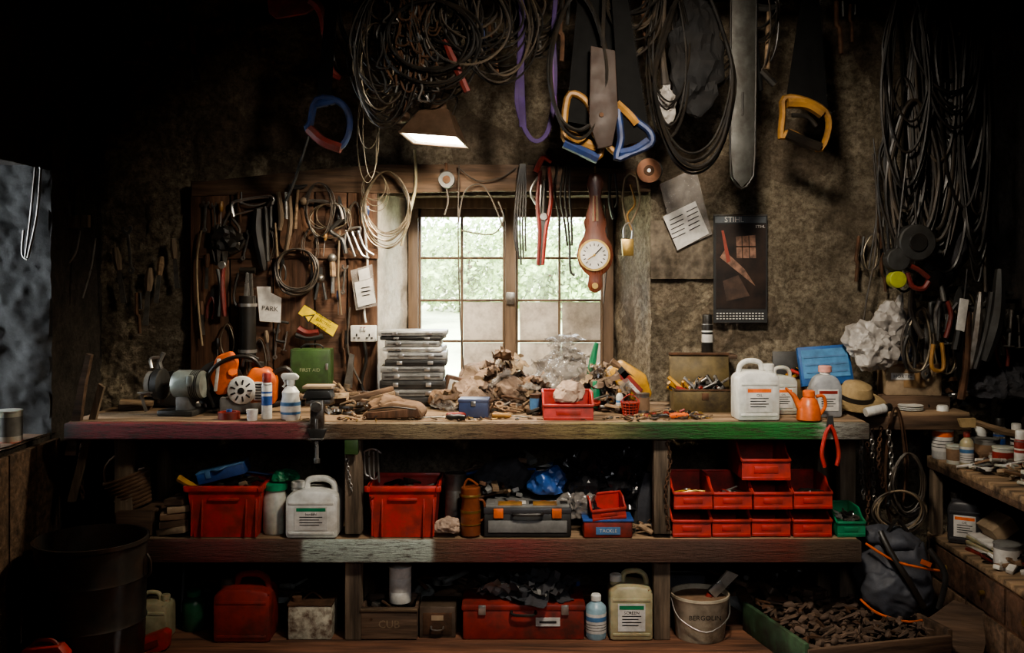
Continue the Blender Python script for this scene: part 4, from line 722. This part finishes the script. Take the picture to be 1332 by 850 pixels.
sk('rusty_spade_blade',.3,[('p',[(755,-15),(800,-15),(805,150),(795,190),(775,190),(765,150)],.02,BLD,{'bev':.003}),('p',[(772,20),(790,20),(792,170),(776,170)],.03,RST,{'bev':.004})])
sk('leather_scabbard',.09,[('p',[(768,60),(800,66),(804,150),(796,190),(778,194),(766,160)],.02,mat('dark_leather',(.03,.016,.011),.6,dirt=.4),{'bev':.004}),('d',(782,150),3,.03,RST),('t',[(784,60),(786,-20)],3,BLK)])
sk('ratchet_strap',.18,[('t',[(675,-15),(680,60),(672,130),(690,180),(712,172),(722,110),(720,40),(724,-15)],3.2,PUR,{'flat':.3,'n':6}),('t',[(682,-15),(677,80),(680,165)],5,PUR,{'flat':.25}),('t',[(723,-15),(719,80),(724,150)],2.2,mat('mauve_webbing',(.11,.04,.17),.7),{'flat':.4})])
sk('orange_handled_pruner',.12,[('t',[(578,52),(590,80),(608,120)],5,HRD,{'rs':[4,6,5]}),('t',[(585,40),(600,75)],4,BLK),('t',[(580,50),(578,-15)],2,BLK)])
b=B('rusty_hook_cluster');rn=random.Random(5)
for i in range(40):
    x=rn.uniform(495,565);y=rn.uniform(0,120);l=rn.uniform(25,60);yy=.10+rn.uniform(-.06,.06)
    b.tube([P(x,y-l*.5,yy),P(x+rn.uniform(-6,6),y,yy),P(x+rn.uniform(-8,8),y+l*.4,yy),P(x+rn.uniform(6,14),y+l*.45,yy-.01),P(x+rn.uniform(6,14),y+l*.25,yy-.02)],.005,rn.choice([RST,RST,STL,DGR,DGR,RST]),6)
for i in range(26): b.tube([P(rn.uniform(500,560),rn.uniform(-10,100),.1),P(rn.uniform(495,560),rn.uniform(20,130),.1)],.007,rn.choice([RST,DGR,RST,STL]),7,1)
b.tube([P(530,-20,.12),P(528,60,.12),P(530,120,.12),P(524,150,.12)],.004,RST)
for v in b.v: v.z=min(v.z,2.7)
b.done()
chain('lamp_chain',[(545,0),(546,60),(548,145)],.28,.02,.0025,RST)
for a in [('pliers',622,10,60,.2),('iron_hook',640,30,70,.24),('g_clamp',690,-5,80,.3),('iron_hook',736,0,80,.3),('iron_hook',842,0,80,.3),('claw_hammer',1000,5,85,.3),('iron_hook',1092,-10,80,.3),('iron_hook',1110,-5,60,.35),('wire_loop',838,60,80,.4),('iron_hook',310,-10,60,.3),('spanner',290,-10,70,.3),('g_clamp',160,-10,90,.3)]: hung(a[0],a[1],a[2],a[3],a[4],R.uniform(-6,6))
# work lamp
Y=.22;b=B('work_lamp');BRZ=mat('bronze_enamel',(.12,.075,.05),.4,.4,dirt=.3)
EM=mat('lamp_glow',(1,.9,.7),.5,var=0,dirt=0,bump=0,emis=30)
def lp(*a): return [Vector(q) for q in a]
wt,wb=.06,.128;dt,db=.05,.095;h=.125
T=lp((-wt,-dt,h),(wt,-dt,h),(wt,dt,h),(-wt,dt,h));Bo=lp((-wb,-db,0),(wb,-db,0),(wb,db,0),(-wb,db,0));Ti=[q*.95 for q in T];Bi=[Vector((q.x*.96,q.y*.96,0)) for q in Bo]
b.add(T+Bo,[[0,1,2,3]]+[[i,4+i,4+(i+1)%4,(i+1)%4] for i in range(4)],BRZ);b.add(Ti+Bi,[[4+i,i,(i+1)%4,4+(i+1)%4] for i in range(4)]+[[3,2,1,0]],LBL)
for i in range(4): b.tube([Bo[i],Bo[(i+1)%4]],.005,BRZ,6,1)
b.box((0,0,.012),(wb*1.7,db*1.7,.006),EM);b.cyl((0,0,h),.04,.05,BRZ,r2=.028)
for s in (-1,1): b.tube([(s*.06,0,.1),(s*.075,0,.19),(0,0,.22)],.004,BLK)
b.tube([(0,0,.17),(.01,.02,.3),(-.03,.0,.42),(.0,0,.52)],.004,BLK)
c=P(565,182,Y);lampc=c;b.done(c,(-8,6,-14))
sk('lamp_motor_housing',.26,[('s',(520,152),(14,12,9),BRZ),('t',[(497,160),(520,152),(536,158)],2,DGR),('t',[(520,150),(514,100),(520,-15)],1.5,TUBE)])
for i,(cx,cy,rx,ry,n) in enumerate([(1180,100,26,125,9),(1215,120,34,150,11),(1250,90,26,130,10),(1190,220,36,90,9),(1268,150,20,170,8),(1165,150,12,150,5),(1235,40,40,90,8),(1175,210,26,110,7),(1225,230,30,100,6)]):
    coil('hanging_cables',cx,cy,rx,ry,n,.22+.03*(i%3),.0065,[BLK,BLK,TUBE] if i%2 else [BLK],.28,.09,.3,seed=40+i)
sk('trimmer_line_spool',.12,[('d',(1166,364),11,.05,mat('fluorescent_yellow',(.3,.32,.04),.5)),('d',(1166,338),15,.06,DGR),('d',(1190,316),24,.07,DGR),('d',(1190,316),12,.085,BLK),('t',[(1166,330),(1170,290),(1180,200)],1.5,BLK),('t',[(1192,300),(1190,250)],1.5,BLK),('t',[(1180,355),(1186,372),(1200,376),(1208,366)],3.5,HRD),('t',[(1184,346),(1196,352),(1208,362)],3.5,HRD)])
sk('hanging_power_tool',.3,[('s',(1215,350),(24,16,28),DGR,{'amp':.02,'freq':14}),('s',(1240,325),(20,14,26),GREYC,{'amp':.02,'freq':14}),('t',[(1230,300),(1232,240),(1228,100)],2,BLK),('t',[(1195,330),(1185,400),(1200,440)],4,TUBE)])
sk('secateurs',.28,[('t',[(1222,392),(1217,412),(1221,440)],3,STL),('t',[(1232,392),(1237,412),(1230,440)],3,HRD),('t',[(1222,360),(1228,392)],3,STL)])
sk('pruning_knife',.26,[('p',[(1249,388),(1260,390),(1254,432),(1243,430)],.01,LBL,{'bev':.002}),('t',[(1247,430),(1242,455)],5,BLK),('t',[(1254,392),(1258,350)],1.4,BLK),('p',[(1243,430),(1254,432),(1250,490),(1246,500)],.006,BLD)])
sk('grease_gun_handle',.26,[('t',[(1214,448),(1212,478),(1227,480),(1225,446)],2.6,HYE),('t',[(1220,444),(1222,400)],1.8,DGR)])
sk('hanging_shears',.28,[('t',[(1275,380),(1270,430),(1262,480)],4,STL,{'rs':[3,6,7,3]}),('t',[(1290,380),(1282,430),(1268,480)],4,DGR),('t',[(1282,380),(1280,310),(1276,250)],2,TUBE),('t',[(1300,350),(1296,410),(1280,470)],7,DGR,{'rs':[5,9,11,6]}),('t',[(1255,400),(1258,460),(1250,520)],5,RST)])
for i in range(26): hung(R.choice(['spanner','pliers','iron_hook','wood_chisel','g_clamp','claw_hammer','wire_loop']),1180+5.5*i+R.uniform(-3,3),R.uniform(370,430),R.uniform(50,90),.30+.06*(i%4),R.uniform(-10,10))
for i in range(6): hung(R.choice(['spanner','iron_hook','wire_loop']),1120+R.uniform(0,50),R.uniform(270,340),R.uniform(40,70),.67,R.uniform(-10,10))
for i in range(6): hung(R.choice(['spanner','iron_hook','wood_chisel']),150+15*i,R.uniform(280,420),R.uniform(50,80),.68,R.uniform(-10,10))
crumple('work_gloves',.26,.2,.22,GREYC,(wx(1290,.45),.45,BT+.0),51,.04,12);hardware('hand_tools_pile',44,.14,.08,(wx(1240,.5),.5,BT),[BLK,STL,RST,W2,GRY],1.8,.12)
sk('scythe_blade',.60,[('t',[(1120,440),(1128,385),(1138,330),(1140,260),(1136,200)],1.2,TUBE),('t',[(1136,180),(1142,260),(1130,350)],1.0,BLK)])
sk('steel_tongs',.1,[('t',[(46,218),(40,280),(33,336)],1.6,STL),('t',[(53,220),(48,280),(36,336)],1.6,STL),('t',[(31,300),(29,330),(36,338)],1.6,STL),('t',[(46,218),(50,213),(53,220)],1.6,STL)])
sk('wall_hook_rail',.4,[('p',[(70,282),(116,280),(116,296),(70,298)],.03,W3),('t',[(78,232),(88,262),(92,290)],2.5,STL),('t',[(84,230),(80,260),(84,290)],2,STL),('t',[(104,300),(98,330),(82,350)],1.5,LST),('t',[(124,310),(118,350),(107,388)],1.6,LST),('t',[(100,240),(98,285)],3,DGR)])
tin('paint_tin',.05,.13,CRM,(-2.05,0.0,OZ0),band=GRY)
b=B('wall_panelling')
for k in range(3): b.box((XL+.035,-.32+.22*k,.42),(.025,.21,.76),W2,.004)
b.done()
# ---------------------------------------------------------------- under the bench / floor
b=B('steel_drum');r=.21;h=.47;DRM=mat('sooty_drum',(.05,.045,.04),.42,.5,dirt=.5,dcol=(.09,.05,.03))
b.lathe([(r*.92,0),(r*.94,.01),(r*.96,h*.3),(r*.985,h*.32),(r*.965,h*.34),(r*.98,h*.66),(r*1.0,h*.68),(r*.985,h*.7),(r*.99,h-.02),(r*1.03,h-.015),(r*1.03,h),(r*.98,h),(r*.95,h*.8),(r*.9,.02),(0,.02)],DRM,seg=48)
b.tube([(r*1.03,0,h*.86),(r*1.1,0,h*.8),(r*1.1,0,h*.7),(r*1.0,0,h*.66)],.006,DRM);b.done((wx(119,-.15),-.15,0))
b=B('plastic_bucket');b.lathe([(.11,0),(.13,.24),(.138,.25),(.125,.248),(.105,.01),(0,.01)],BLK,seg=32);b.done((wx(205,.35),.4,0))
sk('chainsaw_guard',-.08,[('p',[(140,846),(215,818),(222,822),(220,842),(150,870),(140,860)],.05,RED,{'bev':.006}),('p',[(155,850),(208,829),(210,836),(160,858)],.004,RED2,{'dy':-.028})])
sk('orange_tool_case',-.4,[('p',[(28,850),(34,842),(80,838),(90,850),(88,870),(28,870)],.06,RED,{'bev':.006}),('t',[(40,842),(50,834),(68,834),(76,842)],3,RED2)])
jerrycan('yellow_fuel_can',.135,.12,.19,CRM2,CRM2,(wx(201,.05),.06,0),0,1,'',None);bottle('green_glass_bottle',.048,.165,mat('dark_green_plastic',(.02,.09,.045),.35),GRP,(wx(251,.15),.16,0),False,.5)
jerrycan('red_fuel_can',.235,.16,.265,RED2,BLK,(wx(317,.03),.07,0),0,-1,'',None)
b=B('battered_cream_tin');b.box((0,0,.07),(.18,.14,.14),mat('flaking_cream_paint',(.5,.47,.37),.6,dirt=.8,dcol=(.1,.05,.03),scale=50),.006);b.box((0,0,.142),(.186,.146,.01),RST,.003);b.tube([(-.04,0,.145),(0,0,.175),(.04,0,.145)],.005,RST);b.lathe([(.02,0),(.02,.02),(0,.02)],RST,(-.06,-.03,.145));b.done((wx(404,.05),.1,0))
b=B('wooden_crate')
for s in (-1,1): b.box((0,s*.09,.07),(.23,.012,.13),W2,.003)
for s in (-1,1): b.box((s*.11,0,.07),(.012,.17,.13),W2,.003)
b.box((0,0,.01),(.22,.18,.012),W2);b.box((0,-.098,.125),(.235,.008,.012),W1,.002);b.text('CUB',.045,(0,-.0975,.065),mat('faded_stencil',(.25,.18,.11),.8));b.done((wx(507,.05),.12,0))
tin('white_paint_bucket',.047,.15,WHT,(wx(518,.05),.12,.13),band=None,lid=False);hardware('crate_contents',20,.08,.06,(wx(500,.1),.14,.08),[BLK,STL,RST],1.4,.06)
b=B('small_drawer_box');b.box((0,0,.065),(.15,.14,.13),mat('brown_metal',(.12,.085,.06),.5,.3,dirt=.5),.005);b.box((0,-.072,.06),(.12,.005,.09),RST,.002);b.tube([(-.025,-.075,.05),(-.02,-.09,.04),(.02,-.09,.04),(.025,-.075,.05)],.004,STL);b.box((0,-.0755,.085),(.05,.003,.02),CRD);b.done((wx(569,.05),.12,0))
b=B('red_tool_chest');w=.5;b.box((0,0,.065),(w,.2,.13),RED2,.008);b.box((0,0,.133),(w+.01,.21,.025),RED2,.006);b.box((.1,-.103,.075),(.1,.004,.035),LBL);b.box((.1,-.106,.075),(.07,.002,.008),INK)
for x in (-.17,.17): b.box((x,-.107,.125),(.03,.008,.04),LST,.002)
b.tube([(-.05,-.105,.12),(-.04,-.125,.11),(.04,-.125,.11),(.05,-.105,.12)],.006,BLK);b.done((wx(681,.02),.13,0))
papers('folded_tarpaulin',14,.16,.06,.03,(wx(690,.1),.13,.15),[GREYC,GRY,GREYC],1.8)
hardware('floor_clutter_pile',24,.2,.08,(wx(690,.3),.38,.0),[GRY,W2,BLK,BLU,LBL],2.4,.35)
bottle('screenwash_bottle',.043,.18,mat('pale_blue_bottle',(.3,.45,.52),.35),WHT,(wx(776,.03),.06,0),True,.4)
jerrycan('clear_jerrycan',.18,.15,.27,CRM2,WHT,(wx(821,.03),.09,0),0,-1,'SCREEN',GRP)
b=B('cream_bucket');b.lathe([(.098,0),(.1,.005),(.118,.165),(.122,.17),(.122,.18),(.115,.18),(.095,.01),(0,.01)],mat('cream_bucket_plastic',(.5,.44,.33),.5,dirt=.6,dcol=(.1,.06,.03)),seg=40);b.text('BERGOLIN',.028,(0,-.113,.11),INK,(98,0,0));b.tube([(-.12,0,.16),(-.1,-.08,.1),(0,-.135,.06),(.1,-.08,.1),(.12,0,.16)],.003,LST);b.lathe([(.113,.16),(0,.165)],TAN,(0,0,0));b.done((wx(914,.02),.08,0))
sk('paint_brush',.08,[('p',[(921,768),(930,778),(944,764),(936,754)],.02,LST,{'bev':.001}),('p',[(936,754),(944,764),(960,748),(946,742)],.018,mat('bristles',(.3,.28,.24),.9)),('t',[(924,774),(912,790)],4,RED2,{'rs':[5,3]})])
hardware('floor_clutter_pile',30,.22,.1,(wx(1010,.4),.48,0.0),[GRY,W2,BLK,RST],2.5,.25)
hardware('floor_clutter_pile',30,.22,.1,(wx(600,.4),.52,0.0),[GRY,W2,BLK,RST],2.5,.25)
hardware('floor_clutter_pile',30,.22,.1,(wx(330,.4),.5,0.0),[GRY,W2,BLK,RST],2.5,.25)
b=B('coloured_plastic_tub');b.box((0,0,.09),(.16,.16,.18),GREYC,.01);b.box((0,0,.19),(.17,.17,.02),BLK,.006);b.done((wx(895,.3),.4,0)) 
GRW=mat('green_painted_timber',(.05,.1,.05),.7,dirt=.7)
b=B('kindling_tray');w,d=.62,.5
for s in (-1,1): b.box((s*w/2,0,.06),(.02,d,.12),GRW if s<0 else W2,.004)
for s in (-1,1): b.box((0,s*d/2,.05),(w,.02,.1),W2,.004)
b.box((0,0,.01),(w,d,.015),W2)
BRK=mat('bark',(.11,.07,.048),.9,var=.6,bump=.6)
for i in range(300):
    x,y=R.uniform(-.28,.28),R.uniform(-.22,.22);z=.05+.07*R.random()
    if i%3: b.tube([(x,y,z),(x+R.uniform(-.03,.03),y+R.uniform(-.02,.02),z+R.uniform(0,.02)),(x+R.uniform(-.07,.07),y+R.uniform(-.04,.04),z+R.uniform(-.01,.02))],.008,R.choice([BRK,BRK,W2,BRK,RST]),5,2,rs=[.004,.011,.003])
    else: b.ball((x,y,z),(R.uniform(.012,.03),.014,.012),BRK,2,.01,40,i,rot=(0,R.uniform(-40,40),R.uniform(0,180)))
b.done((wx(1100,-.05),-.02,0),(0,0,14))
BPK=mat('slate_nylon',(.06,.064,.078),.6,bscale=150,bump=.4,dirt=.25,dcol=(.05,.04,.03))
b=B('backpack');b.ball((0,0,.18),(.16,.11,.18),BPK,5,.02,7,2,ridge=True);b.ball((-.01,-.075,.13),(.12,.06,.1),BPK,5,.014,10,3,ridge=True)
b.ball((-.03,-.01,.33),(.12,.08,.05),BPK,4,.014,12,4,ridge=True)
b.tube([(-.15,-.095,.31),(-.05,-.145,.27),(.05,-.15,.26),(.15,-.09,.25)],.005,ORG,6);b.tube([(-.14,-.09,.08),(-.08,-.15,.05),(.04,-.155,.04),(.14,-.1,.06)],.005,ORG,6);b.tube([(-.05,-.02,.36),(-.02,-.03,.42),(.03,-.02,.37)],.008,BLK)
b.tube([(-.1,-.1,.37),(-.06,-.14,.3),(.02,-.16,.2),(.1,-.13,.1)],.012,BLK,6,flat=.4);b.tube([(.1,-.09,.33),(.17,-.11,.24),(.16,-.11,.1)],.012,BLK,6,flat=.3);b.box((.08,-.145,.28),(.05,.004,.02),ORG,.001,rot=(0,15,20))
b.done((wx(1155,.1),.1,.06),(-4,8,-8),ang=60)
# ---------------------------------------------------------------- shelf unit on the right
b=B('wooden_shelf_unit');x0,x1,y0,y1=1.865,2.27,-.72,.42;cx=(x0+x1)/2;cy=(y0+y1)/2;W=x1-x0;D=y1-y0
for z,t in ((.69,.028),(.345,.025)): b.box((cx,cy,z-t/2),(W,D,t),W1,.004)
b.box((x0+.012,cy,.66),(.02,D,.05),W2,.003)
for y in (y0+.03,y1-.03):
    for x in (x0+.03,x1-.03): b.box((x,y,.335),(.045,.045,.66),W3,.004)
b.box((x0+.02,cy,.17),(.02,D-.06,.3),WRD,.004)
for k in range(3): b.box((x0+.008,y1-.2-.34*k,.24),(.012,.32,.14),W4,.004);b.box((x0+.008,y1-.2-.34*k,.085),(.012,.32,.14),W2,.004);b.cyl((x0+.002,y1-.2-.34*k,.24),.012,.02,BRS,(0,-90,0),12)
b.box((cx,y1-.01,.17),(W,.02,.32),W2,.003);b.box((x1-.01,cy,.33),(.015,D,.64),W2);b.done((0,0,0))
ZT=.69
bottle('chain_oil_bottle',.045,.235,mat('grey_bottle',(.5,.5,.48),.4),WHT,(wx(1226,.34),.34,ZT),True,.45,ORG)
tin('paint_tin',.042,.1,STL,(wx(1262,.33),.34,ZT),band=LBU);tin('paint_tin',.05,.11,GRY,(wx(1284,.2),.2,ZT),band=TAN)
spraycan('spray_can',.026,.18,LST,BLK,(wx(1300,.33),.33,ZT),BLU);spraycan('spray_can',.024,.16,BLK,WHT,(wx(1322,.3),.3,ZT),LBL);bottle('glue_bottle',.03,.16,WHT,HYE,(wx(1275,.37),.38,ZT),True)
tin('rusty_tin',.04,.09,RST,(wx(1320,.12),.12,ZT),lid=False);tin('paint_tin',.035,.08,CRM,(wx(1245,.2),.22,ZT),band=TAN);tin('paint_tin',.045,.1,CRM,(wx(1300,.1),.06,ZT),band=RED2);bottle('glue_bottle',.028,.15,CRM2,RED2,(wx(1262,.1),.13,ZT),True);spraycan('spray_can',.026,.18,RED2,WHT,(wx(1325,0),-.02,ZT),LBL)
sk('paint_brush',.1,[('t',[(1266,548),(1300,560),(1328,566)],3,W1,{'rs':[3,5,4]}),('p',[(1246,545),(1268,544),(1268,556),(1250,556)],.02,STR)])
hardware('shelf_clutter_pile',44,.1,.1,(2.02,.08,ZT),[CRM,LBL,TAN,W1,BLK,STL],1.2,.08);hardware('shelf_clutter_pile',44,.1,.12,(2.05,-.12,ZT),[CRM,TAN,CRD,W1,BLK,STL],1.4,.08)
jerrycan('black_oil_can',.14,.15,.22,mat('black_can_plastic',(.05,.05,.055),.35),BLK,(wx(1234,.3)+.06,.26,.345),-30,-1,'OIL')
b=B('folded_newspapers')
for k in range(5): b.box((0,0,.008+.014*k),(.16,.2,.013),R.choice([LBL,TAN,CRM2,RED2]),.003,rot=(0,R.uniform(-3,3),R.uniform(-12,12)))
b.box((.0,0,.12),(.1,.14,.06),CRD,.003,rot=(0,-35,0));b.done((2.0,.04,.345))
tin('paint_tin',.05,.1,GRY,(1.95,-.14,.345),band=LBL);hardware('shelf_clutter_pile',30,.07,.1,(1.98,-.16,.345),[LBL,TAN,RED2,BLK],1.4,.05)
b=B('leaning_wood_sheet');b.prism([(-.16,0),(.12,0),(.16,.16),(.02,.2),(-.1,.1)],-.006,.006,W2,'XZ');b.done((1.74,-.1,0.0),(-16,0,-20))
# ---------------------------------------------------------------- lights, world, camera
def light(name,typ,loc,tgt,pw,col=(1,1,1),**k):
    l=bpy.data.lights.new(name,typ);l.energy=pw;l.color=col
    for a,v in k.items(): setattr(l,a,v)
    o=bpy.data.objects.new(name,l);bpy.context.scene.collection.objects.link(o);o.location=loc
    o.rotation_euler=(Vector(tgt)-Vector(loc)).to_track_quat('-Z','Y').to_euler();return o
light('ceiling_spot','SPOT',(.5,-1.5,2.68),(.45,.5,1.1),265,(1,.89,.74),spot_size=math.radians(104),spot_blend=1.0,shadow_soft_size=.14)
light('fill_spot','SPOT',(.6,-3.6,1.9),(.3,.2,.5),85,(.95,.96,1),spot_size=math.radians(58),spot_blend=1.0,shadow_soft_size=.35)  # fill lamp added near the camera to brighten the lower shelf and floor items
light('work_lamp_light','SPOT',(lampc.x,lampc.y-.0,lampc.z-.02),(lampc.x+.03,lampc.y+.16,0),85,(1,.85,.64),spot_size=math.radians(160),spot_blend=.6,shadow_soft_size=.07)
light('sun','SUN',(0,0,10),(2.5,9,2),17,(1,.97,.9),angle=.02)
w=bpy.data.worlds.new('overcast_sky');bpy.context.scene.world=w;w.use_nodes=True
bg=w.node_tree.nodes['Background'];bg.inputs[0].default_value=(.88,.95,1,1);bg.inputs[1].default_value=14.0
cam=bpy.data.cameras.new('camera');co=bpy.data.objects.new('camera',cam);bpy.context.scene.collection.objects.link(co)
co.location=(0,CAMY,CAMZ);co.rotation_euler=(pi/2,0,0);cam.lens=35;cam.sensor_width=36;cam.shift_y=-67/1332;cam.clip_start=.05
bpy.context.scene.camera=co
vs=bpy.context.scene.view_settings
vs.view_transform='AgX'
try: vs.look='AgX - Medium High Contrast'
except Exception: pass
